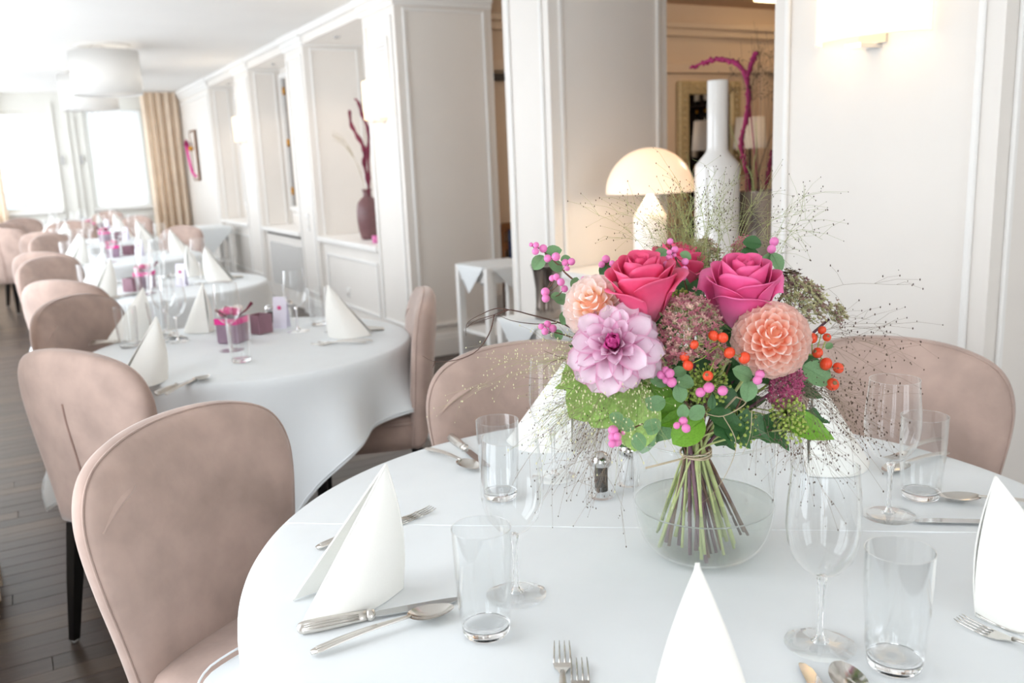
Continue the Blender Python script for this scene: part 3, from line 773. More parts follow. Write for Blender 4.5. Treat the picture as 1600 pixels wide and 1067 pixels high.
for i in range(1, 6):
    tx, ty, _ = TABLES[i]; nm = ORD[i]
    if boxes[i]: p = tw(i, *boxes[i])
    else: p = Vector((tx+.05, ty+.0, ZT))
    put('fb', make_flowerbox, p.xy, .5+i*.3, 'purple flower box with pink ribbon and blossoms on the %s table' % nm, 'flower box', 'flower boxes down the row of tables', 1.15)
    q = tw(i, 407, 520) if i == 1 else tw(i, 208, 455) if i == 2 else p + Vector((.13, .12, 0))
    put('cb', make_candlebox, q.xy, .3+i*.2, 'square purple glass candle holder on the %s table' % nm, 'candle holder', 'candle holders down the row of tables')
    q2 = tw(i, 441, 512) if i == 1 else p + Vector((.19, -.09, 0))
    put('card', make_card, q2.xy, -.7, 'pale violet folded menu card standing on the %s table' % nm, 'menu card', 'menu cards')
    q3 = tw(i, 424, 509) if i == 1 else p + Vector((.0, .14, 0))
    put('pep', make_shaker, q3.xy, 0, 'glass pepper shaker with chrome cap on the %s table' % nm, 'shaker', 'shakers')
    if i == 1: put('salt', make_salt, tw(i, 452, 500).xy, 0, 'glass salt shaker with chrome cap on the second table', 'shaker', 'shakers')
    angs = {1: [-136, 148, 104, -30], 2: [-140, 140, 55, -25], 3: [-140, 140, 60, -10], 4: [-140, 140, 50, -20], 5: [-140, 150, 60, -30]}[i]
    for k, a in enumerate(angs):
        th = math.radians(a); c, s = math.cos(th), math.sin(th); rad = Vector((c, s, 0)); tan = Vector((-s, c, 0))   # right hand of a sitter facing inwards is +tan
        C = Vector((tx, ty, ZT)); wh = ['by the chair turned away', 'by the aisle chair facing inwards', 'on the side towards the far windows', 'on the pillar side'][k]
        if i == 1 and k == 0: sp = tw(1, 262, 592)
        elif i == 1 and k == 1: sp = tw(1, 238, 527)
        elif i == 1 and k == 3: sp = tw(1, 514, 528)
        elif i == 2 and k == 3: sp = tw(2, 322, 440)
        else: sp = C + rad*.36
        put('n0.45', make_napkin, sp.xy, {(1, 0): math.radians(196), (1, 1): math.radians(170), (1, 3): math.radians(-14)}.get((i, k), th), 'white folded napkin standing on the %s table %s' % (nm, wh), 'napkin', 'folded napkins on the %s table' % nm)
        st = Vector((sp.x, sp.y, 0))
        g = st - rad*.07 + tan*.16; tm = st - rad*.0 + tan*.20
        if i == 1 and k == 0: g = tw(1, 362, 548); tm = tw(1, 378, 566)
        if i == 1 and k == 1: g = tw(1, 262, 522)
        if i == 1 and k == 3: g = tw(1, 466, 518); tm = tw(1, 499, 508)
        put('g', make_goblet, g.xy, 0, 'empty wine glass standing on the %s table %s' % (nm, wh), 'wine glass', 'wine glasses on the %s table' % nm)
        put('t', make_tumbler, tm.xy, 0, 'water tumbler standing on the %s table %s' % (nm, wh), 'tumbler', 'tumblers on the %s table' % nm)
        if i <= 2:
            kn = st + rad*.20 + tan*.11; put('k', make_knife, kn.xy, th+PI, 'silver knife lying on the %s table %s' % (nm, wh), 'knife', 'cutlery on the %s table' % nm)
            kn = st + rad*.19 + tan*.14; put('s', make_spoon, kn.xy, th+PI, 'silver spoon lying on the %s table %s' % (nm, wh), 'spoon', 'cutlery on the %s table' % nm)
            kn = st + rad*.19 - tan*.11; put('f', make_fork, kn.xy, th+PI, 'inner silver fork on the %s table %s' % (nm, wh), 'fork', 'cutlery on the %s table' % nm)
            kn = st + rad*.17 - tan*.14; put('f', make_fork, kn.xy, th+PI, 'outer silver fork on the %s table %s' % (nm, wh), 'fork', 'cutlery on the %s table' % nm)

# ================================================================ LAMPS
def make_sconce(yc, label):
    r = empty('wall_sconce', (XR, yc, 1.85)); tag(r, label, 'sconce', 'half-round wall sconces')
    hw, pr, z0, z1 = .205, .125, -.125, .135
    m = MB()
    def f(u, v, k=1.0): a = -PI/2+PI*u; return (-.004-pr*k*math.cos(a), hw*k*math.sin(a), z0+(z1-z0)*v)
    m.grid(lambda u, v: f(u, v), 33, 2); m.grid(lambda u, v: f(u, v, .985), 33, 2); sh = m.build('lamp_shade', 'shade', r)
    for v in (0, 1): MB().tube([f(i/32, v, .993) for i in range(33)], .0022, 5).build('shade_hem', 'shade', sh)
    bx = MB().box(-.10, 0, -.03, .03, -.155, -.142).build('bracket', 'chrome', r, False)
    MB().box(-.012, 0, -.05, .05, -.14, .06).build('backplate', 'chrome', r, False)
    MB().lathe([(0,-.05),(.012,-.05),(.014,.0),(.02,.02),(.022,.04),(.015,.06),(0,.066)], 14, (-.055,0,0)).build('bulb', 'cove', r)
    l = lamp('sconce_light', (XR-.055, yc, 1.93), 1.3, (1, .80, .56), .03)
    return r
make_sconce(1.965, 'half-round cream wall sconce above the chair at the bouquet table')
make_sconce(6.15, 'lit half-round wall sconce on the pillar below the air vent')
make_sconce(10.33, 'small lit half-round wall sconce on the pillar beyond the radiator niche')

def pendant(x, y, label):
    r = empty('drum_pendant', (x, y, ZC)); tag(r, label, 'pendant lamp', 'white drum pendants')
    MB().lathe([(.298,-.445),(.302,-.445),(.302,-.06),(.298,-.06),(.298,-.445)], 64).build('drum_shade', 'pendantshade', r)
    MB().lathe([(0,-.432),(.297,-.432),(.297,-.428),(0,-.428)], 64).build('diffuser', 'pendantshade', r)
    MB().lathe([(0,0),(.24,0),(.24,-.012),(.20,-.018),(0,-.018)], 48).build('canopy', 'trimwhite', r)
    for k in range(3):
        a = 2.1*k; MB().tube([(.2*math.cos(a),.2*math.sin(a),-.015),(.296*math.cos(a),.296*math.sin(a),-.065)], .002, 6).build('suspension_wire', 'chrome', r)
    MB().lathe([(0,-.018),(.02,-.018),(.02,-.16),(.035,-.2),(.03,-.26),(0,-.27)], 16).build('bulb', 'opal', r)
    lamp('pendant_light', (x+.1, y, ZC-.3), 1.2, (1, .93, .84), .05)
pendant(.965, 9.25, 'white drum pendant over the row of tables, larger one in front')
pendant(.975, 11.36, 'white drum pendant hanging behind the first, closer to the windows')

# mushroom table lamp on the ledge
LZ = .83; LX = 2.72
def onledge(px, X): return onx(px, 330, X)
p = onx(1016, 330, LX); r = empty('mushroom_lamp', (LX, p.y, LZ)); tag(r, 'lit white mushroom table lamp with dome shade on the ledge', 'table lamp')
MB().lathe([(0,0),(.082,0),(.083,.004),(.083,.27),(.080,.276),(.018,.372),(.008,.388),(.0,.39)], 40).build('base', 'opal', r)
D = .213; dome = [(D*math.cos(t), .386+.213*math.sin(t)) for t in [PI/2*i/16 for i in range(17)]]
MB().lathe(dome+[(max(0, x-.006), z-.005 if x < .2 else z) for x, z in reversed(dome)], 56).build('dome_shade', 'domeglass', r)
MB().lathe([(.004,.38),(.012,.385),(.012,.5),(.03,.52),(.03,.56),(0,.57)], 16).build('bulb', 'cove', r)
lamp('mushroom_lamp_light', (LX, p.y, LZ+.43), 3.0, (1, .82, .62), .03)

# white bottle vase
p = onx(1120.5, 300, LX); r = empty('bottle_vase', (LX, p.y, LZ)); tag(r, 'tall glossy white bottle vase with long neck beside the lamp', 'vase')
MB().lathe([(0,0),(.092,0),(.096,.005),(.097,.02),(.097,.50),(.094,.512),(.050,.565),(.046,.575),(.045,.60),(.0445,.862),(.043,.866),(.040,.862),(.040,.6),(0,.58)], 48).build('body', 'ceramic', r)
# steel bucket with amaranth
def strand(mb, pts, r0, r1, seg=6, flat=1): n = len(pts); mb.tube(pts, [r0+(r1-r0)*i/(n-1) for i in range(n)], seg, flat)
XB = 2.93; p = onx(1190, 300, XB); BY = p.y; r = empty('steel_bucket', (XB, BY, LZ)); tag(r, 'brushed steel bucket holding dried stems beside the white bottle vase', 'bucket')
MB().lathe([(0,0),(.095,0),(.10,.006),(.112,.2),(.125,.385),(.128,.388),(.125,.391),(.120,.386),(.108,.2),(.095,.012),(0,.01)], 48).build('pail', 'steel', r)
MB().tube([(.126*math.cos(a), .126*math.sin(a), .388) for a in [2*PI*i/48 for i in range(49)]], .003, 6, cap=False).build('rim', 'steel', r)
def P3(px, py, X=XB): return onx(px, py, X)
def amaranth(pts, rad, label, m='amaranth', stemto=None):
    W = [P3(*q) for q in pts]; base = Vector((XB+rng.uniform(-.04,.04), BY+rng.uniform(-.05,.05), LZ+.02))
    r = empty('dried_amaranth', base); tag(r, label, 'dried stem', 'dried stems in the steel bucket')
    sp = spline(W, 26); N = len(sp)
    mb = MB(); mb.tube([q-base for q in sp], [rad*(.35+.65*math.sin(PI*min(1, .12+i/N*.95)))*(1+.25*math.sin(i*2.1)) for i in range(N)], 9, .7)
    rr = np.random.RandomState(int(W[0].y*1000) % 9999)
    for i in range(2, N-1):
        for k in range(4):
            d = Vector(rr.normal(size=3)); d.normalize(); mb.ball(sp[i]-base+d*rad*.6, rad*(.35+.3*rr.rand()), 6, 4)
    mb.build('tassel', m, r)
    st = spline([W[0], W[0].lerp(base, .5)+Vector((0,.01,0)), base], 8); MB().tube([q-base for q in st], .0035, 6).build('stem', m, r)
amaranth([(1166,270),(1158,225),(1166,185),(1170,150),(1164,115),(1148,98),(1122,93),(1100,98),(1078,107)], .016, 'arched crimson dried amaranth tassel curving over the white bottle neck')
amaranth([(1168,120),(1174,100),(1181,82)], .013, 'short crimson amaranth tip pointing up behind the arched tassel')
amaranth([(1197,290),(1202,262),(1207,235)], .011, 'crimson dried stem against the near wall edge', m='amaranthdark')
for k, (pts, m, lb) in enumerate((([(1171,290),(1164,240),(1160,200)], 'amaranth', 'thin crimson stem standing upright in the steel bucket'), ([(1176,290),(1182,230),(1181,190)], 'stemgreen', 'pale green blade in the steel bucket by the shaded lamp'),
        ([(1178,290),(1158,245),(1140,195)], 'stemgreen', 'pale green blade leaning towards the white bottle'), ([(1184,290),(1194,240),(1206,210)], 'twig', 'dark curved dry twig in the steel bucket'))):
    W = [P3(*q) for q in pts]; base = Vector((XB+.01*k-.02, BY-.02+.012*k, LZ+.02)); sp = spline([base]+W, 14)
    o = MB(); o.tube([q-base for q in sp], [.0042*(1-.8*i/14)+.0005 for i in range(15)], 6); ob = o.build('dried_grass_blade', m, None, loc=base); tag(ob, lb, 'dried stem', 'dried stems in the steel bucket')
# airy dried seed heads above the bucket
m = MB(); rr = np.random.RandomState(5)
for k in range(16):
    tip = P3(1180+rr.normal()*18, 80+rr.normal()*26); b = Vector((XB, BY, LZ+.3)); mid = b.lerp(tip, .6)+Vector(rr.normal(size=3))*.02
    sp = spline([b, mid, tip], 8); m.tube(sp, .0005, 3)
    for j in range(14):
        q = sp[6]+Vector(rr.normal(size=3))*.035; m.tube([sp[6], q], .0004, 3); m.ball(q, .0022, 5, 4)
o = m.build('dried_seedheads', 'seeddark'); tag(o, 'airy dried seed heads rising from the steel bucket', 'dried grass', kind='stuff')

# ================================================================ SIDE TABLES AND SMALL THINGS ALONG THE WALL
def side_table(x, y, z, w_, rz, label, ck=1.32):
    r = empty('side_table', (x, y, 0), rz); tag(r, label, 'side table', 'white side tables'); h = w_/2
    MB().bbox(-h, h, -h, h, z-.03, z, .004).build('top', 'trimwhite', r, False)
    MB().box(-h+.02, h-.02, -h+.02, h-.02, z-.10, z-.03).build('apron', 'trimwhite', r, False)
    for sx in (-1, 1):
        for sy in (-1, 1): MB().bbox(sx*h-(.045 if sx > 0 else 0), sx*h+(.045 if sx < 0 else 0), sy*h-(.045 if sy > 0 else 0), sy*h+(.045 if sy < 0 else 0), 0, z-.03, .003).build('leg', 'trimwhite', r, False)
    MB().box(-h+.02, h-.02, -h+.02, h-.02, .30, .32).build('shelf', 'trimwhite', r, False)
    # square cloth laid diagonally, corners hanging
    m = MB(); n = 33; c = h*ck; vs = []
    for j in range(n):
        for i in range(n):
            u = (i/(n-1)*2-1)*c; v = (j/(n-1)*2-1)*c
            X = (u+v)*.7071; Y = (v-u)*.7071; zz = z+.0025; lim = h+.004
            ox = max(0, abs(X)-lim); oy = max(0, abs(Y)-lim)
            if ox > 0: zz -= ox*.98; X = math.copysign(lim+.004+ox*.06, X)
            if oy > 0: zz -= oy*.98; Y = math.copysign(lim+.004+oy*.06, Y)
            vs.append((X, Y, zz))
    m.add(vs, [(j*n+i, j*n+i+1, (j+1)*n+i+1, (j+1)*n+i) for j in range(n-1) for i in range(n-1)])
    t = m.build('side_cloth', 'cloth', None, loc=(x, y, 0)); t.rotation_euler = (0,0,rz); tag(t, label.replace('white wooden side table', 'small white cloth on the side table').replace('white square stand', 'small white cloth on the square stand').replace('low white stand', 'small white cloth on the low stand'), 'cloth', 'small side table cloths')
side_table(2.72, 5.02, .745, .42, .03, 'white wooden side table in the gap beside the broad pillar')
side_table(2.10, 11.45, .745, .5, .05, 'white square stand before the far niche near the beige curtain', 1.62)
side_table(2.16, 3.46, .665, .40, .02, 'low white stand behind the chair by the near pillar')
# steel wine cooler
cp = Vector((2.13, 3.46, .670)); q = onz(862, 480, .72)
r = empty('wine_cooler', cp); tag(r, 'polished steel wine cooler with flared rim on the low stand', 'cooler')
MB().lathe([(0,0),(.062,0),(.064,.004),(.058,.06),(.058,.14),(.068,.22),(.076,.245),(.079,.25),(.076,.252),(.066,.22),(.055,.14),(0,.02)], 40).build('body', 'steel', r)
# maroon vase with branches in the niche
p = onz(579, 362, .784); p = onx(577, 350, 2.66); vb = Vector((2.66, p.y, .784))
r = empty('maroon_vase', vb); tag(r, 'mauve glass bottle vase with textured body on the niche shelf', 'vase')
MB().lathe([(0,0),(.062,0),(.075,.012),(.088,.07),(.098,.16),(.098,.24),(.085,.31),(.055,.345),(.036,.36),(.034,.40),(.042,.415),(.044,.42),(.038,.42),(.03,.4),(0,.36)], 40).build('body', 'maroonglass', r)
for k in range(9):
    z = .07+k*.025; MB().tube([((.0885+.0098*math.sin(PI*(z-.05)/.28))*math.cos(a), (.0885+.0098*math.sin(PI*(z-.05)/.28))*math.sin(a), z) for a in [2*PI*i/40 for i in range(41)]], .0016, 5, cap=False).build('ridge', 'maroonglass', r)
def branch(pts, rad, lb, m, X=2.66):
    W = [onx(a, b, X) for a, b in pts]; base = vb+Vector((rng.uniform(-.01,.01), rng.uniform(-.01,.01), .30)); sp = spline([base]+W, 24)
    N = 25; o = MB(); o.tube([q-base for q in sp], [rad*(.5+.6*math.sin(PI*min(1,i/N*1.02)))*(1+.3*math.sin(i*1.7)) if i > 4 else rad*.4 for i in range(N)], 8, .6)
    ob = o.build('crimson_branch', m, None, loc=base); tag(ob, lb, 'dried branch', 'branches in the mauve vase')
branch([(575,290),(569,255),(570,235),(560,215),(549,195),(546,172)], .024, 'crimson twisted branch leaning left from the mauve vase', 'amaranthdark')
branch([(577,290),(575,240),(576,205),(566,180),(560,160),(555,155)], .021, 'crimson twisted branch rising straight from the mauve vase', 'amaranthdark')
m = MB(); rr = np.random.RandomState(2)
for k in range(7):
    sp = spline([vb+Vector((0,0,.38)), onx(555, 250, 2.66), onx(530+rr.normal()*5, 216+rr.normal()*5, 2.66), onx(488+rr.normal()*14, 208+rr.normal()*9, 2.66)], 14); m.tube(sp, .0012, 4)
o = m.build('dry_grass_stems', 'strand'); tag(o, 'thin dry grass arching left out of the mauve vase', 'dried grass', kind='stuff')
p = onx(585, 350, 2.55); r = empty('tealight', (2.55, p.y, .784)); tag(r, 'small pink tealight glass beside the mauve vase', 'tealight')
MB().lathe([(0,0),(.025,0),(.028,.06),(.026,.06),(.023,.006),(0,.006)], 20).build('cup', 'petal' if False else 'berry', r); MB().lathe([(0,.007),(.02,.007),(.02,.03),(0,.032)], 14).build('candle', 'whiteflower', r)
# framed wall ornament with pink ribbon on the far pillar
p = onx(307, 243, XR); r = empty('wall_ornament', (XR-.016, p.y, p.z)); tag(r, 'narrow framed wall panel with pink ribbon hanging from a knob', 'wall decoration')
MB().bbox(-.012, 0, -.17, .17, -.33, .33, .004).build('panel', 'panel', r, False)
for q0, q1, r0, r1 in ((-.19,-.17,-.35,.35),(.17,.19,-.35,.35),(-.17,.17,-.35,-.33),(-.17,.17,.33,.35)): box('frame', 'woodmid', -.02, 0, q0, q1, r0, r1, r)
MB().ball((-.05,.02,.10), .035, 12, 8).build('knob', 'brass', r)
MB().tube(spline([(-.07,.06,.16),(-.10,.03,.13),(-.09,.03,0),(-.07,-.02,-.22),(-.03,-.09,-.30)], 16), [.018]*17, 6, .3).build('ribbon', 'pinkribbon', r)
for k in range(4): MB().ball((-.09+.02*math.cos(k*1.6),.06+.04*math.cos(k*1.6),.16+.035*math.sin(k*1.6)), .028, 8, 6).build('ribbon_loop', 'amaranth', r)

# ---- curtains
def curtain(name, x0, x1, y, z0, z1, label, waves, m='curtain', depth=.05, axis='x', thick=True, grp=None):
    r = empty(name, ((x0+x1)/2 if axis == 'x' else y, y if axis == 'x' else (x0+x1)/2, z0)); tag(r, label, 'curtain', grp)
    W = x1-x0; H_ = z1-z0; rr = np.random.RandomState(int(abs(x0*100))+3); ph = rr.rand()*6
    def f(u, v):
        a = (u-.5)*W*(1-.04*math.sin(PI*v)); d = depth*(math.sin(u*waves*2*PI+ph+.5*math.sin(5*u)))*(.7+.3*(1-v))+depth*.35*math.sin(u*waves*4.3*PI+v)
        return (a, d, v*H_) if axis == 'x' else (d, a, v*H_)
    MB().grid(f, int(waves*14)+1, 12).build('fabric', m, r)
    hd = MB(); e = .012
    if axis == 'x': hd.box(-W/2, W/2, -e, e, H_-.02, H_)
    else: hd.box(-e, e, -W/2, W/2, H_-.02, H_)
    hd.build('heading_tape', m, r, False); return r
curtain('window_curtain', 1.90, 2.43, YF-.16, .03, 2.575, 'beige floor-length curtain in the far right corner', 5, depth=.065)
curtain('window_curtain', -.55, .015, YF-.16, .03, 2.575, 'beige floor-length curtain in the far left corner', 6)
curtain('window_curtain', 3.05, 3.72, -.255, .02, 2.575, 'beige floor-length curtain beside the aisle chairs, hem on the floor', 5, axis='y')
curtain('sheer_curtain', 1.16, 1.88, YF-.05, .97, 2.33, 'white sheer curtain across the far right window', 9, m='sheer', depth=.02)
for x0, x1, lb in ((-.6, 2.44, 'slim curtain track along the far window wall'),):
    o = box('curtain_track', 'trimwhite', x0, x1, YF-.175, YF-.145, 2.577, ZC-.0005); tag(o, lb, 'curtain track')

# ---- back room furniture
p0 = ony(1055, 127, YR); p1 = ony(1152, 128, YR); zt = p0.z; zb = .55
r = empty('ornate_mirror', ((p0.x+p1.x)/2, YR-.03, zb)); tag(r, 'tall mirror in an ornate cream-gold frame on the tan wall', 'mirror'); hw = (p1.x-p0.x)/2; hh = zt-zb
for q0, q1, r0, r1 in ((-hw, -hw+.11, 0, hh), (hw-.11, hw, 0, hh), (-hw+.11, hw-.11, 0, .11), (-hw+.11, hw-.11, hh-.11, hh)): MB().bbox(q0, q1, -.03, .03, r0, r1, .012).build('frame', 'goldframe', r, False)
for sx in (-1, 1):
    for k in range(26): MB().ball((sx*(hw-.055), -.034, .05+k*(hh-.1)/25), .017, 8, 5).build('bead', 'goldframe', r)
for k in range(7): MB().ball((-hw+.1+k*(2*hw-.2)/6, -.034, hh-.055), .017, 8, 5).build('bead', 'goldframe', r)
MB().box(-hw+.11, hw-.11, -.004, .02, .11, hh-.11).build('mirror_glass', 'mirror', r, False)
# wine cabinet that the mirror shows
r = empty('wine_cabinet', (7.85, 3.0, 0)); tag(r, 'dark open wine cabinet with bottles, seen in the mirror', 'cabinet')
MB().box(.2, .24, -1.3, 1.3, 0, 2.3).build('back', 'darkwood', r, False)
for yy in (-1.3, -.45, .42, 1.27): MB().box(-.12, .2, yy, yy+.03, 0, 2.3).build('upright', 'darkwood', r, False)
SH = [.1, .5, .9, 1.25, 1.6, 1.95, 2.27]
for z in SH: MB().box(-.12, .2, -1.27, 1.27, z, z+.03).build('shelf', 'darkwood', r, False)
def make_bottle():
    b = empty('wine_bottle'); MB().lathe([(0,0),(.036,0),(.038,.004),(.038,.18),(.03,.21),(.014,.235),(.0135,.29),(.0155,.292),(.0155,.3),(0,.3)], 16).build('glass_body', 'bottledark', b)
    MB().lathe([(.0385,.05),(.0385,.14)], 16).build('label', 'bottlelabel', b); MB().lathe([(.0145,.25),(.016,.252),(.016,.302),(0,.303)], 12).build('capsule', 'brass', b); return b
n_ = 0
for zi, z in enumerate(SH[2:6]):
    for k in range(9):
        yy = 2.0+k*.24+rng.uniform(-.03,.03)
        if any(abs(yy-(3.0+u+.015)) < .06 for u in (-1.3, -.45, .42, 1.27)): continue
        put('wb', make_bottle, (7.82+rng.uniform(-.03,.03), yy, z+.0305), 0, 'dark wine bottle with pale label on the %s shelf of the cabinet' % ('third', 'fourth', 'fifth', 'sixth')[zi], 'bottle', 'wine bottles on the %s cabinet shelf' % ('third', 'fourth', 'fifth', 'sixth')[zi])
# small shaded lamp on a console in the back room
p = ony(1172, 230, YR-.30)
r = empty('console_table', (p.x+.05, YR-.30, 0)); tag(r, 'dark narrow console below the shaded lamp in the back room', 'console')
MB().bbox(-.3,.3,-.18,.18,.82,.86,.006).build('top', 'woodmid', r, False)
for sx in (-1,1):
    for sy in (-1,1): MB().tube([(sx*.27,sy*.15,.82),(sx*.26,sy*.14,.4),(sx*.27,sy*.15,0)], [.02,.014,.016], 8).build('leg', 'darkwood', r)
r = empty('shaded_lamp', (p.x, YR-.30, .861)); tag(r, 'table lamp with cream drum shade on the back room console', 'table lamp'); sz = p.z-.861
MB().lathe([(0,0),(.07,0),(.07,.015),(.02,.03),(.014,.1),(.02,sz*.5),(.012,sz*.8),(.01,sz+.06),(0,sz+.06)], 20).build('stand', 'darkwood', r)
MB().lathe([(.14,sz-.01),(.12,sz+.25),(.118,sz+.25),(.138,sz-.01),(.14,sz-.01)], 36).build('lamp_shade', 'panel', r)
# wooden chair with blue seat glimpsed through the narrow gap
p = ony(789, 345, 5.72)
r = empty('wooden_chair', (p.x+.27, 5.70, 0), .0); tag(r, 'brown wooden chair with blue upholstery in the back room gap', 'chair')
MB().bbox(-.22,.22,-.22,.22,.42,.46,.008).build('seat', 'woodmid', r, False); MB().bbox(-.2,.2,-.2,.2,.461,.50,.015).build('cushion', 'bluecloth', r, False)
for sx in (-1,1):
    for sy in (-1,1): MB().tube([(sx*.2,sy*.2,.42 if sy < 0 else .92),(sx*.2,sy*.2,.2),(sx*.2,sy*.21,0)], [.02,.018,.014], 8).build('leg', 'woodmid', r)
for z in (.60, .72, .86): MB().bbox(-.2,.2,.185,.21,z,z+.07,.006).build('back_slat', 'woodmid', r, False)
MB().bbox(-.16,.16,.165,.185,.55,.88,.01).build('back_cushion', 'bluecloth', r, False)

# ================================================================ BOUQUET
VC = onz(1099, 862, ZT); VR = .114; VC.z = ZT+.0015
DV = (Vector((VC.x, VC.y, .95))-EYE).dot(_fw)
def bq(px, py, off=0): return EYE + ray(px, py)*(DV+off)
def pxm(n, off=0): return n*(DV+off)/F
r = empty('glass_vase', VC); tag(r, 'large clear glass vase with rounded base holding the bouquet', 'vase')
vp = [(0,.0005),(.05,.0005),(.078,.006),(.097,.024),(.108,.05),(VR,.085),(VR,.13),(VR-.001,.205)]
vps = [(p.x, p.y) for p in spline([(a,b,0) for a,b in vp], 30)]
MB().lathe(vps, 64).build('glass_wall', 'glassvase', r)
MB().tube([((VR-.001)*math.cos(a), (VR-.001)*math.sin(a), .205) for a in [2*PI*i/64 for i in range(65)]], .0016, 6, cap=False).build('rim', 'glassvase', r)
WL = .088
MB().lathe([(x*.972, z+.003) for x, z in vps if z < WL-.003]+[(VR*.972, WL), (VR*.6, WL-.0008), (0, WL-.001)], 64).build('water', 'water', r)
MB().tube([(VR*.972*math.cos(a), VR*.972*math.sin(a), WL) for a in [2*PI*i/64 for i in range(65)]], .0013, 5, cap=False).build('waterline', 'waterline', r)
TIE = bq(1087, 706); 
TIE = Vector((TIE.x, TIE.y, TIE.z))
tocam = (EYE-TIE).normalized(); toh = Vector((tocam.x, tocam.y, 0)).normalized(); right = CR.copy(); right.z = 0; right.normalize(); Zup = Vector((0,0,1))
brng = np.random.RandomState(21)
stem_no = [0]
def stem_pts(head, k=None):
    """from the head through the binding point, then fanned out into the water"""
    i = stem_no[0]; stem_no[0] += 1
    a = i*2.399; rr = .006+.013*math.sqrt((i % 14)/14)
    tie = TIE + right*rr*math.cos(a) + toh*rr*math.sin(a)
    ax = Vector((VC.x, VC.y, 0)); d = (Vector((tie.x, tie.y, 0))-Vector((head.x, head.y, 0)))
    d = d.normalized() if d.length > .01 else right
    e = (d*.6 + right*math.cos(a)*.6 + toh*math.sin(a)*.6); e = e.normalized()*(.03+.058*brng.rand())
    end = Vector((VC.x, VC.y, ZT+.012+.03*brng.rand())) + e
    up = tie.lerp(head, .35)+Vector((0,0,.012))
    return [head, up, tie, tie.lerp(end, .5)+Vector((0,0,.004)), end]
def stem(parent, head, rad=.0028, m='stemgreen'):
    b = parent.location; pts = spline(stem_pts(head), 18)
    MB().tube([q-b for q in pts], [rad*(.75+.35*i/18) for i in range(19)], 7).build('stem', m, parent)
def orient(o, root, pos, M): o.matrix_local = Matrix.Translation(pos-root.location) @ M.to_4x4()
def basis(axis, spin=0):
    z = axis.normalized(); x = z.orthogonal().normalized(); x.rotate(Matrix.Rotation(spin, 3, z)); y = z.cross(x)
    return Matrix((x, y, z)).transposed()
def lerpc(a, b, t): return tuple(a[i]+(b[i]-a[i])*t for i in range(3))+(1,)

# ---- roses
def rose(px, py, off, S, axis, label, seed, cin='#F4497F', cout='#F8628F', cpale='#FB9CBC', n=(6,7,7)):
    rr = np.random.RandomState(seed); head = bq(px, py, off)
    root = empty('rose', TIE.copy()); tag(root, label, 'rose', 'pink roses'); M = basis(axis, seed)
    ci, co, cp = L(cin), L(cout), L(cpale)
    lay = []
    for i in range(n[0]): t = i/n[0]; lay.append((.10+.26*t, 1.0+.04*t, 1.35, .02, .0))
    for i in range(n[1]): t = i/n[1]; lay.append((.42+.24*t, 1.04-.05*t, 1.15, .06+.06*t, .3))
    for i in range(n[2]): t = i/n[2]; lay.append((.70+.18*t, .96-.10*t, 1.05, .16+.14*t, .6))
    for i in range(3): lay.append((.92, .80, .85, .42, .8))
    ang = rr.rand()*6
    for i, (r0, h, W, curl, out) in enumerate(lay):
        ang += 2.399; rj = r0*S; hj = h*S*2.15; tw_ = rr.uniform(-.1,.1); cj = curl*(1+.4*rr.uniform(-1,1))
        def f(u, v):
            u = u*2-1; w_ = W*(.62+.38*math.sin(PI*min(1, v*.62+.12)))
            th = ang+u*w_+tw_*v
            belly = math.sin(min(1, v*1.25)*PI/2)**.8
            rho = rj*(.20+.80*belly)*(1+.07*u) + cj*S*max(0, v-.62)**2/.144*(.75+.25*math.cos(u*PI)) + .02*S*math.sin(6*u+i)*v*v
            z = -1.25*S + hj*v - hj*.16*abs(u)**2.6*v - cj*S*.55*max(0, v-.7)**2/.09
            return (rho*math.cos(th), rho*math.sin(th), z)
        m = MB(); m.grid(f, 13, 11)
        cols = []
        for b in range(11):
            for a in range(13):
                v = b/10; u = abs(a/12*2-1)
                c = lerpc(cp, lerpc(ci, co, out), min(1, .25+v*1.1)); cols.append(lerpc(c, cp, .35*max(0, v-.85)/.15*out))
        o = m.build('petal', 'rose', root, colors=cols); orient(o, root, head, M)
        o.modifiers.new('thickness', 'SOLIDIFY').thickness = .0006
    for k in range(5):
        a = k*1.2566; m = MB()
        m.grid(lambda u, v: (math.cos(a+(u-.5)*.7*(1-v))*S*(.18+.62*math.sin(v*1.6)), math.sin(a+(u-.5)*.7*(1-v))*S*(.18+.62*math.sin(v*1.6)), S*(-1.32+.75*v-.5*v*v*(k%2))), 5, 8)
        o = m.build('sepal', 'leafbright', root); orient(o, root, head, M)
    o = MB().ball((0,0,-1.25*S), .2*S, 12, 8).build('calyx', 'stemgreen', root); orient(o, root, head, M)
    stem(root, head + M @ Vector((0,0,-1.35*S)), .0035)
rose(1004, 446, -.135, .050, Zup*.95+tocam*.25-right*.08, 'hot pink rose above the lilac-white dahlia, dew-flecked', 3)
rose(1160, 452, -.135, .052, Zup*.92+tocam*.28+right*.05, 'hot pink rose above the round peach dahlia', 8, cin='#F75896', cout='#F96CAE', cpale='#FCA8D2')
rose(1056, 420, -.01, .044, Zup+tocam*.1+right*.25, 'hot pink rose half hidden behind the pink berries', 14)

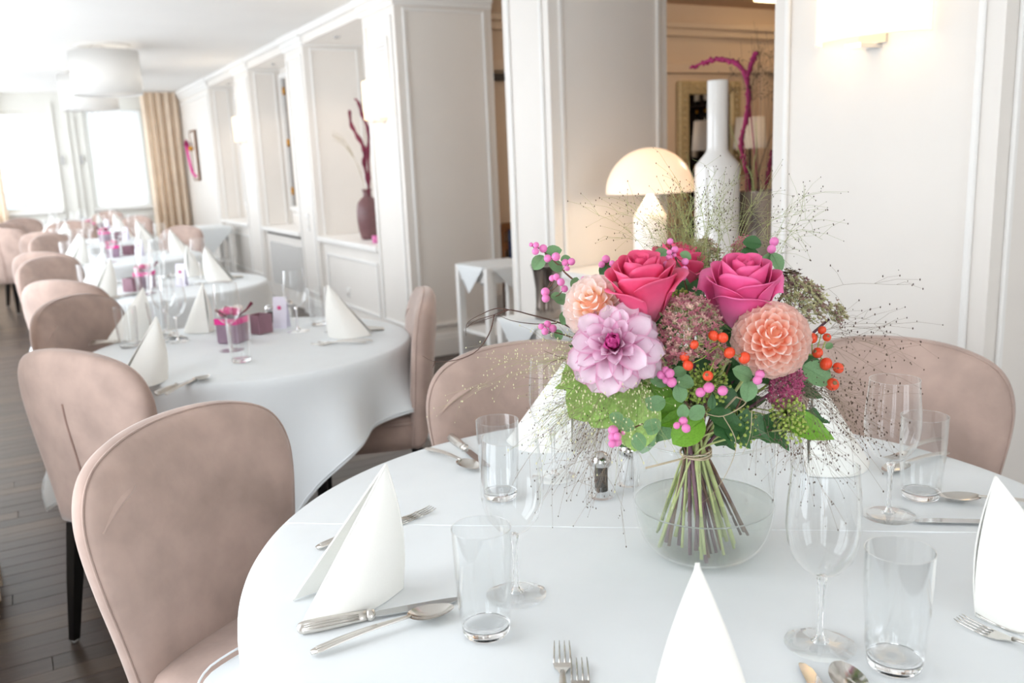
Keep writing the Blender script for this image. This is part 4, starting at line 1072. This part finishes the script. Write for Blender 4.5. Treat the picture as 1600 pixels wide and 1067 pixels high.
# ---- dahlias
def scoop(name, m, cup, wid, cb, cm, ct, curl=0, n=9, nv=11, edge=None):
    mb = MB()
    def f(u, v):
        u = u*2-1; w_ = wid*((.38+.62*math.sin(PI/2*min(1, v/.6))) if v < .6 else max(0, 1-((v-.6)/.4)**2.4)**.5)
        return (w_*u, v, cup*(abs(u)**1.7)*(.5+.5*math.sin(PI*v))*wid*1.3 + curl*v*v)
    mb.grid(f, n, nv); cols = []
    for b in range(nv):
        for a in range(n):
            v = b/(nv-1); e = abs(a/(n-1)*2-1)
            c = lerpc(L(cb), L(cm), min(1, v*2)) if v < .5 else lerpc(L(cm), L(ct), (v-.5)*2)
            if edge and e > .7: c = lerpc(c, L(edge), .55*(e-.7)/.3)
            cols.append(c)
    return mb.mesh(name, m, True, cols)
def petals(root, head, M, me, N, tmax, Rr, s0, s1, inner=.45, tilt=0, t0=0, jit=.04, rr=None):
    for i in range(N):
        t = t0+(tmax-t0)*math.sqrt((i+.5)/N); ph = i*2.39996+(rr.rand()-.5)*jit*4
        t += (rr.rand()-.5)*jit
        d = Vector((math.sin(t)*math.cos(ph), math.sin(t)*math.sin(ph), math.cos(t)))
        up = Vector((-math.cos(t)*math.cos(ph), -math.cos(t)*math.sin(ph), math.sin(t)))   # towards the flower axis
        if up.length < .1: up = Vector((1,0,0))
        yv = (d*math.cos(tilt)-up*math.sin(tilt)).normalized(); zv = (up*math.cos(tilt)+d*math.sin(tilt)).normalized(); xv = yv.cross(zv)
        s = (s0+(s1-s0)*min(1, t/1.3))
        o = link('petal', me, root); q = Matrix((xv, yv, zv)).transposed()
        base = d*(Rr-s*(.92+.1*rr.rand())) 
        o.matrix_local = Matrix.Translation(head-root.location) @ M.to_4x4() @ Matrix.Translation(base) @ q.to_4x4() @ Matrix.Diagonal((s, s, s, 1))
def ball_dahlia(px, py, off, Rr, axis, label, cols, seed, N=130):
    rr = np.random.RandomState(seed); head = bq(px, py, off); root = empty('dahlia', TIE.copy()); tag(root, label, 'dahlia', 'dahlias'); M = basis(axis, seed)
    me = scoop('petal', 'petal', .55, .42, *cols, curl=-.02)
    o = MB().ball((0,0,-.1*Rr), .62*Rr, 16, 10).build('core', 'hotpink' if False else 'petal_core', root); orient(o, root, head, M)
    petals(root, head, M, me, N, 1.95, Rr, Rr*.30, Rr*.52, rr=rr)
    stem(root, head - M @ Vector((0,0,Rr*.5)), .0032)
mat('petal_core', '#F8A888', .6)
ball_dahlia(1204, 531, -.165, .0555, tocam*1.0+Zup*.12+right*.05, 'round peach pompon dahlia facing forward', ('#FF9C74', '#FFCEBA', '#FFEAE2'), 5, 150)
ball_dahlia(933, 482, -.115, .050, tocam*.85+Zup*.3-right*.2, 'pale blush pompon dahlia behind the lilac-white dahlia', ('#FFCB98', '#FFEAE0', '#FFF6F3'), 6, 120)
def deco_dahlia(px, py, off, Rr, axis, label, seed):
    rr = np.random.RandomState(seed); head = bq(px, py, off); root = empty('dahlia', TIE.copy()); tag(root, label, 'dahlia', 'dahlias'); M = basis(axis, seed)
    big = scoop('petal', 'petal', .45, .29, '#D0368C', '#F3D3E6', '#F8EAF4', curl=-.18, edge='#D65A9E')
    mid = scoop('petal', 'petal', .65, .27, '#C42A82', '#EFC0DC', '#F7E4F0', curl=-.05, edge='#C93E90')
    sml = scoop('petal', 'petal', .9, .26, '#8E0F5E', '#BE1F7C', '#D6509C', curl=.25)
    def ring(me, n, t, s, base, ph0, tilt=0):
        for k in range(n):
            ph = ph0+2*PI*k/n+rr.uniform(-.12,.12); tt = t+rr.uniform(-.08,.08)
            d = Vector((math.sin(tt)*math.cos(ph), math.sin(tt)*math.sin(ph), math.cos(tt))); up = Vector((-math.cos(tt)*math.cos(ph), -math.cos(tt)*math.sin(ph), math.sin(tt)))
            xv = d.cross(up); o = link('petal', me, root); q = Matrix((xv, d, up)).transposed(); sc = s*rr.uniform(.88,1.08)
            o.matrix_local = Matrix.Translation(head-root.location) @ M.to_4x4() @ Matrix.Translation(d*base) @ q.to_4x4() @ Matrix.Rotation(rr.uniform(-.25,.25), 4, 'Y') @ Matrix.Diagonal((sc, sc, sc, 1))
    ring(big, 12, 1.75, Rr*.92, Rr*.12, .2); ring(big, 12, 1.45, Rr*.95, Rr*.08, .45); ring(big, 10, 1.15, Rr*.85, Rr*.08, .1)
    ring(mid, 8, .85, Rr*.68, Rr*.06, .3); ring(mid, 6, .6, Rr*.5, Rr*.06, 0); ring(sml, 11, .55, Rr*.46, Rr*.05, .2); ring(sml, 9, .36, Rr*.46, Rr*.05, .5); ring(sml, 6, .18, Rr*.44, Rr*.05, .1)
    stem(root, head - M @ Vector((0,0,Rr*.2)), .0034)
deco_dahlia(962, 543, -.165, .068, tocam*.95+Zup*.22-right*.12, 'lilac-white dahlia with magenta centre and long petals', 4)

# ---- leaves
def leaf_mesh(kind):
    mb = MB(); nu, nv = 9, 11
    def w_(v):
        if kind == 'round': return .40*math.sin(PI*min(1, v))**.6
        if kind == 'ivy': return .36*math.sin(PI*v**.55)*(1+.30*math.cos(v*13))*(1-.25*v)
        return .27*math.sin(PI*v**.72)
    mb.grid(lambda u, v: (w_(v)*(u*2-1), v, .14*w_(v)*abs(u*2-1)**1.3*2 - .16*v*v + .012*math.sin(v*22)*abs(u*2-1)), nu, nv)
    mb.tube([(0, v/10, -.16*(v/10)**2+.004) for v in range(10)], [.012*(1-v/11) for v in range(10)], 4)
    return mb
LEAF = {(k, m): leaf_mesh(k).mesh('leaf', m) for k in ('round', 'ivy', 'point') for m in ('leafdark', 'leafmid', 'leafbright', 'leaflight')}
def leaf(root, px, py, ln_px, deg, kind='round', m='leafmid', off=-.1, tilt=.5, roll=0, rr=brng):
    """leaf whose base is at the pixel, growing in the given image direction"""
    p = bq(px, py, off); a = math.radians(deg); d = (CR*math.cos(a)+CU*math.sin(a) - _fw*(.25*tilt)).normalized()
    nrm = (-_fw + CU*(.35+.3*rr.rand()) + CR*rr.uniform(-.4,.4)); nrm = (nrm - d*nrm.dot(d)).normalized(); xv = d.cross(nrm)
    o = link('leaf', LEAF[(kind, m)], root); s = pxm(ln_px, off)
    o.matrix_local = Matrix.Translation(p-root.location) @ Matrix((xv, d, nrm)).transposed().to_4x4() @ Matrix.Diagonal((s, s, s, 1))
    return o
BERRY = MB().ball((0,0,0), 1, 14, 10, (1,1,.94)).mesh('berry', 'berry')
def sprig(name, label, cat, group, stempx, berries=(), leaves=(), off=-.1, sm='stembrown', bm=None, bname='berry', srad=.0016):
    base = bq(*stempx[0], off*.3); root = empty(name, TIE.copy()); tag(root, label, cat, group)
    pts = [bq(x, y, off*(.5+.5*i/(len(stempx)-1))) for i, (x, y) in enumerate(stempx)]
    sp = spline(pts, 14); MB().tube([q-root.location for q in sp], [srad*(1.15-.6*i/14) for i in range(15)], 6).build('twig', sm, root)
    for k, (x, y, rp) in enumerate(berries):
        p = bq(x, y, off-.004*(k % 3)); o = link(bname, bm or BERRY, root); s = pxm(rp, off)
        o.matrix_local = Matrix.Translation(p-root.location) @ Matrix.Rotation(brng.rand()*6, 4, 'Z') @ Matrix.Rotation(1.1, 4, 'X') @ Matrix.Diagonal((s, s, s, 1))
        # short stalk to the closest point of the twig
        q = min(sp, key=lambda t: (t-p).length)
        if (q-p).length < .09: MB().tube([q-root.location, (q.lerp(p, .5)+Vector((0,0,-.003)))-root.location, p-root.location], .0008, 4).build('stalk', sm, root)
    for L_ in leaves: leaf(root, *L_[:4], *(L_[4:6] if len(L_) > 4 else ()), off=off+.01)
    stem(root, pts[0], .0022, sm); return root
z3 = lambda l, ox, oy, sc: [(ox+x/sc, oy+y/sc, r/sc) for x, y, r in l]
A = lambda l: z3(l, 800, 380, 6.67); B = lambda l: z3(l, 1000, 360, 6.154); C_ = lambda l: z3(l, 1000, 540, 5.927); D_ = lambda l: z3(l, 840, 460, 4.445)
SG = 'pink snowberry sprigs'
sprig('snowberry_sprig', 'snowberry sprig with pink berries reaching up left of the blush dahlia', 'berry sprig', SG, [(955, 520), (905, 448), (884, 427), (860, 402), (838, 385)],
      A([(200,15,24),(252,20,34),(245,85,38),(325,55,45),(372,157,42),(458,140,46),(553,200,38),(620,192,40),(573,262,30)]),
      [(851, 398, 28, 20), (849, 399, 27, 235), (878, 424, 26, 140, 'round', 'leafmid'), (876, 407, 16, 20)], -.06)
sprig('snowberry_sprig', 'snowberry sprig with pink berries pointing left of the blush dahlia', 'berry sprig', SG, [(950, 530), (885, 478), (862, 464), (848, 455)],
      A([(420,365,36),(462,352,38),(510,405,43),(548,475,38),(347,508,48),(352,575,44),(755,383,42),(612,560,42)]),
      [(860, 462, 20, -10), (866, 468, 26, 0), (895, 452, 20, 70), (887, 485, 24, -110), (893, 480, 28, -80, 'round', 'leafdark')], -.075)
sprig('snowberry_sprig', 'low snowberry cluster of pink berries beside the brown twig', 'berry sprig', SG, [(950, 560), (900, 530), (862, 518)], A([(370,843,40),(303,868,32),(345,918,40),(425,888,44)]), [(868, 515, 18, -60)], -.08)
sprig('snowberry_sprig', 'snowberry sprig of three pink berries above the blush dahlia', 'berry sprig', SG, [(985, 500), (958, 440), (948, 412)], A([(980,165,44),(935,222,36),(1045,212,34)]), [(957, 412, 26, 215, 'round', 'leafdark')], -.03)
sprig('snowberry_sprig', 'snowberry sprig with pale pink berries between the two roses', 'berry sprig', SG, [(1078, 480), (1070, 440), (1056, 405), (1045, 375)],
      B([(290,105,32),(335,185,35),(283,210,28),(330,237,22),(280,260,34),(253,325,33),(433,300,36),(428,375,36),(365,435,35),(418,455,28)]),
      [(1042, 390, 24, 215), (1062, 396, 20, -20), (1046, 398, 20, 200)], -.12)
sprig('snowberry_sprig', 'snowberry sprig with pink berries right above the right rose', 'berry sprig', SG, [(1180, 470), (1195, 425), (1202, 395), (1208, 378)], B([(1290,108,46),(1265,180,44),(1145,332,46)]),
      [(1205, 395, 34, -60, 'round', 'leafmid'), (1190, 382, 30, 170, 'round', 'leafdark'), (1186, 400, 30, 165, 'round', 'leafdark'), (1203, 396, 26, 250)], -.06)
sprig('snowberry_sprig', 'snowberry sprig of five berries framed by round leaves in the middle', 'berry sprig', SG, [(1085, 650), (1060, 610), (1045, 590)], C_([(195,270,42),(237,225,36),(275,255,46),(243,318,38),(292,338,50)]),
      [(1046, 596, 30, 175, 'round', 'leafmid'), (1050, 585, 24, 20, 'round', 'leafmid'), (1056, 592, 30, -15, 'round', 'leafmid'), (1058, 600, 30, -75, 'round', 'leafmid')], -.175)
sprig('snowberry_sprig', 'snowberry sprig of three berries below the orange rosehips', 'berry sprig', SG, [(1100, 660), (1105, 630), (1112, 610)], C_([(560,432,48),(637,388,52),(765,417,48)]), [(1112, 640, 26, 90, 'point', 'leafdark')], -.175)
sprig('snowberry_sprig', 'snowberry pair with two large leaves below the peach dahlia', 'berry sprig', SG, [(1140, 660), (1165, 610), (1175, 592)], C_([(1110,265,46),(1088,320,44)]),
      [(1175, 592, 34, 150, 'round', 'leafmid'), (1170, 592, 36, 265, 'round', 'leafmid')], -.185)
sprig('snowberry_sprig', 'snowberry trio hanging over the vase rim', 'berry sprig', SG, [(1090, 650), (1075, 650), (1066, 655)], C_([(400,700,44),(340,740,34),(427,765,44)]),
      [(1067, 655, 24, 90, 'round', 'leafmid'), (1078, 655, 30, 45, 'round', 'leafmid')], -.18)
sprig('snowberry_sprig', 'snowberry cluster drooping lowest at the left of the vase', 'berry sprig', SG, [(1060, 640), (1020, 655), (990, 668), (968, 672)], D_([(525,945,38),(520,990,32),(555,985,30),(552,1025,34),(595,962,15),(517,1038,28)]),
      [(995, 675, 30, -80, 'round', 'leafmid'), (992, 668, 30, 165, 'round', 'leafmid'), (975, 660, 26, 150, 'round', 'leafmid'), (1005, 668, 24, 20, 'round', 'leafmid'), (1030, 640, 28, 140), (1040, 625, 32, 200, 'round', 'leafmid'), (1030, 655, 30, 230, 'round', 'leafmid')], -.17)
# rosehips
hb = MB().ball((0,0,0), 1, 14, 10, (1,1,.88)); HIP = hb.mesh('rosehip', 'hip')
HP = lambda l: [(1000+x/2.883, 350+y/2.883, r/2.883) for x, y, r in l]
hr = []
hr.append(sprig('rosehip_branch', 'orange rosehip branch in front of the mauve flower head', 'rosehips', 'orange rosehips', [(1110, 640), (1112, 600), (1118, 560), (1125, 530)],
      HP([(330,503,26),(373,512,25),(244,543,22),(200,597,24),(216,637,25),(306,684,24),(403,580,27),(470,603,28)]), [], -.19, 'umbel', HIP, 'rosehip', .0013))
hr.append(sprig('rosehip_branch', 'red rosehip branch jutting out right of the peach dahlia', 'rosehips', 'orange rosehips', [(1200, 600), (1250, 560), (1275, 555), (1295, 570)],
      HP([(820,478,20),(775,513,26),(842,510,19),(800,580,25),(838,630,30),(893,648,26),(867,722,30)]), [(1262, 570, 34, -35, 'point', 'leafmid'), (1290, 545, 14, 40)], -.07, 'umbel', HIP, 'rosehip', .0015))
TIPM = MB().lathe([(0,.86),(.28,.86),(.34,1.02),(.18,1.06),(0,.95)], 9).mesh('crown', 'hiptip')
for r_ in hr:
    for c in list(r_.children):
        if c.name.startswith('rosehip'): link('crown', TIPM, c)

# ---- foliage
def foliage(label, items, off, nm='leaf_sprig', start=(1085, 640)):
    root = empty(nm, TIE.copy()); tag(root, label, 'foliage', 'foliage in the bouquet')
    for it in items: leaf(root, *it[:4], *(it[4:6]), off=off if len(it) < 7 else it[6])
    p = bq(*start, 0); stem(root, p, .0022)
    for it in items[:10]:
        q = bq(it[0], it[1], (off if len(it) < 7 else it[6])+.004); MB().tube([p-TIE, p.lerp(q, .5)-TIE+Vector((0,0,.01)), q-TIE], .0012, 5).build('twig', 'stemgreen', root)
foliage('bright green ivy leaves spreading over the right rim of the vase', [(1225, 655, 85, -18, 'point', 'leafbright', -.12), (1250, 650, 48, -8, 'ivy', 'leafdark', -.08), (1190, 650, 70, -50, 'ivy', 'leafdark', -.10)], -.1)
foliage('dark ivy leaves with pointed tips hanging over the front rim', [(1120, 640, 68, -65, 'ivy', 'leafdark'), (1150, 650, 70, -35, 'ivy', 'leafdark'), (1135, 655, 60, -50, 'point', 'leafdark'), (1105, 645, 70, -20, 'point', 'leafdark', -.13)], -.12)
foliage('bright green leaves over the front rim below the berries', [(1085, 650, 60, 190, 'point', 'leafbright'), (1100, 655, 62, 215, 'round', 'leafbright', -.16), (1075, 640, 80, 185, 'point', 'leafbright', -.11)], -.13)
foliage('large light green leaves under the lilac-white dahlia', [(985, 575, 110, 235, 'round', 'leaflight', -.10), (960, 570, 90, 200, 'round', 'leaflight', -.05), (1000, 600, 105, 262, 'round', 'leaflight', -.12), (940, 590, 75, 190, 'ivy', 'leaflight', -.03), (1010, 590, 80, 290, 'round', 'leafbright', -.10), (990, 572, 128, 214, 'round', 'leaflight', -.08)], -.1)
foliage('dark glossy leaves between the roses', [(1075, 470, 46, 60, 'point', 'leafdark', -.06), (1070, 480, 60, 100, 'point', 'leafdark', -.05), (1120, 500, 60, 130, 'point', 'leafdark', -.06), (1060, 510, 60, 150, 'ivy', 'leafdark', -.06), (1140, 520, 50, -80, 'ivy', 'leafdark', -.1), (1035, 540, 50, 180, 'point', 'leafdark', -.1)], -.08)
foliage('dark ivy leaves beside the blush dahlia', [(915, 530, 46, 100, 'ivy', 'leafdark', -.09), (905, 515, 40, 60, 'ivy', 'leafdark', -.06), (930, 560, 46, 150, 'ivy', 'leafdark', -.05)], -.07)
fi = []
for k in range(46):
    a = brng.rand()*2*PI; q = math.sqrt(brng.rand()); x = 1095+165*q*math.cos(a); y = 585+88*q*math.sin(a)
    fi.append((x, y, 38+24*brng.rand(), math.degrees(math.atan2(560-y, x-1085))+brng.uniform(-50,50), ('ivy','round','point')[brng.randint(3)], ('leafdark','leafdark','leafmid')[brng.randint(3)], brng.uniform(-.09,.08)))
for k in range(26):
    fi.append((1040+150*brng.rand(), 540+100*brng.rand(), 62+20*brng.rand(), brng.uniform(0, 360), ('ivy', 'point')[k % 2], 'leafdark', brng.uniform(-.07, .03)))
foliage('mixed green filler leaves in the heart of the bouquet', fi, -.05)

# ---- umbels and mauve flower heads
def flowerhead(px, py, off, rx, ry, axis, label, seed, cols, n=420, rad=.0022, dome=.55, nm='sedum_head'):
    rr = np.random.RandomState(seed); head = bq(px, py, off); root = empty(nm, TIE.copy()); tag(root, label, 'flower head', 'umbel flower heads'); M = basis(axis, 0)
    RX, RY = pxm(rx, off), pxm(ry, off); mb = MB(); cc = []; st = MB()
    pal = [L(c) for c in cols]
    for i in range(n):
        q = math.sqrt((i+.5)/n); a = i*2.39996; clump = .12*math.sin(7*a)*q
        lump = .10*RX*math.sin(9*q*math.cos(a)+seed)*math.cos(8*q*math.sin(a))
        p = M @ Vector((q*RX*math.cos(a)+rr.normal()*.003, q*RY*math.sin(a)+rr.normal()*.003, dome*RX*(1-q*q)+lump+rr.normal()*.0035)) + head-TIE
        c = pal[rr.randint(len(pal))]; n0 = len(mb.v)
        s = rad*rr.uniform(.7,1.3)
        for j in range(4):     # a tiny four-petalled star
            g = j*PI/2+rr.rand(); dv = M @ Vector((math.cos(g), math.sin(g), .5))
            e = M @ Vector((-math.sin(g), math.cos(g), 0))
            mb.add([p, p+dv*s+e*s*.6, p+dv*s*2.1, p+dv*s-e*s*.6], [(0,1,2,3)])
        mb.ball(p+(M @ Vector((0,0,s*.5))), s*.6, 5, 3)
        cc += [lerpc(c, pal[0], rr.rand()*.4)]*(len(mb.v)-n0)
        if i % 6 == 0: st.tube([p, p*.4+(head-TIE-(M @ Vector((0,0,RX*.55))))*.6], .0006, 3)
    o = mb.build('florets', 'sedum', root, colors=cc); o['kind'] = 'stuff'
    o = st.build('pedicels', 'stemgreen', root); o['kind'] = 'stuff'
    stem(root, head-(M @ Vector((0,0,RX*.55))), .003, 'stempurple')
MAU = ('#B9737C', '#A85F70', '#C79A94', '#8FA06C', '#D8B6A6')
flowerhead(1078, 512, -.16, 62, 46, tocam*.8+Zup*.6, 'broad mauve flower head in the middle of the bouquet', 1, MAU, 620)
flowerhead(1040, 555, -.15, 24, 20, tocam+Zup*.2, 'small mauve flower head below the left rose', 2, MAU, 120)
flowerhead(1122, 555, -.17, 18, 14, tocam+Zup*.3, 'small mauve flower head above the orange rosehips', 3, MAU, 80)
flowerhead(1250, 470, -.07, 46, 42, tocam*.6+Zup*.6+right*.5, 'greenish mauve umbel right of the right rose', 4, ('#A9A27A', '#94706C', '#C6C296', '#7E5A5E', '#B3B583'), 420)
flowerhead(1303, 492, -.03, 20, 18, tocam*.6+Zup*.5+right*.6, 'small greenish umbel at the right edge of the bouquet', 5, ('#A9A27A', '#94706C', '#C6C296'), 110)
flowerhead(1235, 432, -.02, 14, 14, Zup, 'tiny dark-tipped umbel above the peach dahlia', 6, ('#6E5148', '#A9A27A', '#5B4440'), 70)
flowerhead(1100, 412, .05, 60, 26, Zup+tocam*.3, 'pale dusty pink flower head behind the two roses', 7, ('#C7B49A', '#B98C84', '#D8CDB8', '#9AA070'), 420)
flowerhead(1160, 398, .07, 40, 14, Zup+tocam*.2, 'rose-pink flower head behind the right rose', 8, ('#D36A8C', '#C9808E', '#E2A0AE'), 240)
flowerhead(1225, 605, -.10, 36, 24, tocam+right*.4, 'magenta-pink flower head tucked below the peach dahlia', 9, ('#B84E78', '#A84A70', '#C97E98', '#8E5A66'), 260)
flowerhead(1085, 445, -.02, 30, 22, Zup+tocam*.5, 'feathery green flower head between the roses', 10, ('#B6C48A', '#9DB070', '#D5DBB0'), 200)
def umbel(px, py, off, rp, label, seed, n=46):
    rr = np.random.RandomState(seed); head = bq(px, py, off); root = empty('ivy_berry_umbel', TIE.copy()); tag(root, label, 'flower head', 'green ivy umbels')
    base = head + _fw*pxm(rp)*.9 - CU*pxm(rp)*.5; mb = MB(); st = MB()
    for i in range(n):
        t = 1.45*math.sqrt((i+.5)/n); a = i*2.4
        d = (-_fw*math.cos(t)+(CR*math.cos(a)+CU*math.sin(a))*math.sin(t)); p = base+_fw*0+d*pxm(rp)*(1+rr.uniform(-.15,.1)) - TIE
        mb.ball(p, .0026*rr.uniform(.7,1.15), 7, 5); st.tube([base-TIE, p], .0006, 3)
    o = mb.build('berries', 'umbel', root); o['kind'] = 'stuff'; o = st.build('pedicels', 'umbel', root); o['kind'] = 'stuff'; stem(root, base, .002)
umbel(1112, 585, -.15, 30, 'green ivy berry umbel between the orange rosehips', 1, 60)
umbel(1090, 590, -.14, 24, 'green ivy berry umbel left below the rosehips', 2)
umbel(1162, 652, -.13, 30, 'green ivy berry umbel over the front vase rim', 3, 50)
umbel(1236, 632, -.13, 26, 'green ivy berry umbel above the bright right leaf', 4, 60)
umbel(1243, 660, -.14, 20, 'small green ivy berry umbel on the bright right leaf', 5, 36)
umbel(1066, 460, -.09, 18, 'green ivy berry umbel between the roses', 6, 36)
# ---- brown twig reaching out left
def twig(ptss, label, off=-.06, rad=.0016, m='twig', nm='brown_twig'):
    root = empty(nm, TIE.copy()); tag(root, label, 'twig', 'twigs in the bouquet')
    for k, pts in enumerate(ptss):
        W = spline([bq(x, y, off) for x, y in pts], 18); MB().tube([q-TIE for q in W], [rad*(1.0-.75*i/18)*(1 if k == 0 else .65) for i in range(19)], 6).build('shoot', m, root)
    stem(root, bq(*ptss[0][0], off), .002, m)
twig([[(935, 560), (895, 515), (870, 503), (830, 492), (795, 484), (772, 492), (745, 500), (729, 512)], [(795, 484), (775, 482), (750, 492), (730, 505), (728, 525)], [(795, 484), (770, 495), (735, 508)], [(870, 505), (835, 506), (800, 501), (778, 492)], [(772, 492), (765, 520), (745, 548), (715, 562), (680, 565), (660, 556)], [(680, 565), (676, 575)]], 'thin brown twig with curling ends reaching left from the bouquet')
twig([[(960, 590), (915, 572), (880, 560), (850, 548)], [(915, 572), (885, 582), (850, 592), (815, 588)], [(880, 560), (862, 566), (848, 578)]], 'short bare twig left of the lilac-white dahlia', off=-.05, rad=.001)
twig([[(1150, 620), (1165, 630), (1130, 650), (1100, 645), (1075, 635)], [(1130, 650), (1150, 690), (1140, 730), (1115, 770), (1090, 790)], [(1175, 640), (1172, 680), (1160, 710)]], 'silvery pale twig curling in front of the ivy', off=-.17, rad=.0012, m='strand', nm='pale_twig')
# ---- airy panicum grass (nobody could count it)
def grass(label, specs, sm, seedm, seed, nm='panicum_grass', seedr=.0011):
    rr = np.random.RandomState(seed); root = empty(nm, TIE.copy()); tag(root, label, 'grass', kind='stuff'); g = MB(); s = MB()
    for (sx, sy, ex, ey, spread, n, off) in specs:
        for k in range(int(n*.62+.5)):
            a0 = bq(sx+rr.normal()*12, sy+rr.normal()*10, -.03); e = bq(ex+rr.normal()*spread, ey+rr.normal()*spread*.8, off+rr.normal()*.045)
            mid = a0.lerp(e, .5)+Vector((0,0,.02+.02*rr.rand())); sp = spline([a0, mid, e], 10); g.tube([q-TIE for q in sp], [.00042*(1-.5*i/10) for i in range(11)], 3, cap=False)
            dirv = (e-a0).normalized(); ln = (e-a0).length
            for j in range(7):
                i = 4+rr.randint(7); b = sp[i]; d = (dirv*.9+Vector(rr.normal(size=3))*.5+Vector((0,0,-.12))).normalized(); l2 = (.03+.05*rr.rand())
                t = b+d*l2+Vector((0,0,-.006)); m_ = b.lerp(t, .5)+Vector((0,0,.004)); g.tube([b-TIE, m_-TIE, t-TIE], [.00025,.0002,.00016], 3, cap=False)
                for q in (t, m_+Vector(rr.normal(size=3))*.005):
                    v = Vector(q)-TIE; s.ball(v, seedr*rr.uniform(.7,1.3), 5, 3, (.8,.8,1.5))
    o = g.build('stalks', sm, root); o['kind'] = 'stuff'; o = s.build('seeds', seedm, root); o['kind'] = 'stuff'
grass('airy brown grass sprays with dark seeds at the right of the bouquet', [(1200, 610, 1335, 640, 28, 26, -.06), (1210, 600, 1290, 700, 30, 26, -.10), (1210, 560, 1390, 560, 30, 12, -.02), (1200, 540, 1400, 480, 26, 5, .0), (1220, 640, 1260, 720, 30, 12, -.12), (1190, 600, 1220, 660, 26, 14, -.12)], 'grassbrown', 'seeddark', 1)
grass('airy pale green grass sprays over the light leaves at the left', [(1000, 580, 930, 640, 30, 34, -.13), (990, 570, 890, 570, 24, 22, -.09), (1010, 600, 985, 655, 26, 22, -.15), (960, 600, 880, 620, 22, 12, -.08)], 'grassgreen', 'seedpale', 2)
grass('fine grass haze with dark seeds hanging left below the leaves', [(980, 620, 900, 720, 34, 20, -.10), (970, 600, 860, 680, 34, 12, -.06), (990, 640, 945, 750, 26, 12, -.11)], 'grassbrown', 'seeddark', 3, seedr=.0009)
grass('grass haze rising above the roses towards the lamp', [(1060, 440, 1050, 345, 40, 26, .02), (1100, 430, 1110, 320, 45, 22, .04), (1140, 420, 1180, 345, 40, 20, .02), (1180, 420, 1260, 380, 34, 10, .0), (1050, 440, 960, 340, 30, 7, .03), (1090, 420, 1080, 380, 40, 22, .05)], 'grassgreen', 'seeddark', 4, seedr=.0009)
grass('single pale grass wisps drifting left over the chair', [(930, 580, 790, 570, 30, 5, -.02), (940, 610, 770, 640, 40, 5, .0), (920, 600, 720, 600, 40, 3, .0)], 'strand', 'seedpale', 5, seedr=.0010)
# ---- raffia tie and loose stems
tr = empty('raffia_tie', TIE.copy()); tag(tr, 'natural raffia band binding the stems above the vase rim', 'raffia')
for k in range(3): MB().tube([(.0245*math.cos(a)*1.0, .0245*math.sin(a), .0035*math.sin(a+k)+(k-1)*.0022) for a in [2*PI*i/30 for i in range(31)]], .0016, 5).build('strand', 'raffia', tr)
MB().tube([(.0, .0, 0)] + [(-right*(.02+.02*i)+toh*.024+Vector((0,0,-.002-.0045*i))) for i in range(4)], .0018, 5, .5).build('loose_end', 'raffia', tr)
for k in range(9):
    a = k*.7; h = TIE + right*.012*math.cos(a) + toh*.012*math.sin(a) + Vector((0,0,.05)); pts = spline(stem_pts(h), 14); m = ('stemgreen', 'stemgreen', 'stembrown', 'stempurple')[k % 4]
    o = MB(); o.tube([q-TIE for q in pts], [.0028+.0012*(k % 3)*.5]*15, 7); ob = o.build('cut_flower_stalk', m, None, loc=TIE); tag(ob, {'stemgreen': 'pale green cut stalk fanning into the vase water', 'stembrown': 'brown woody cut stalk fanning into the vase water', 'stempurple': 'purple-brown cut stalk fanning into the vase water'}[m], 'flower stalk', 'bare stalks in the vase')
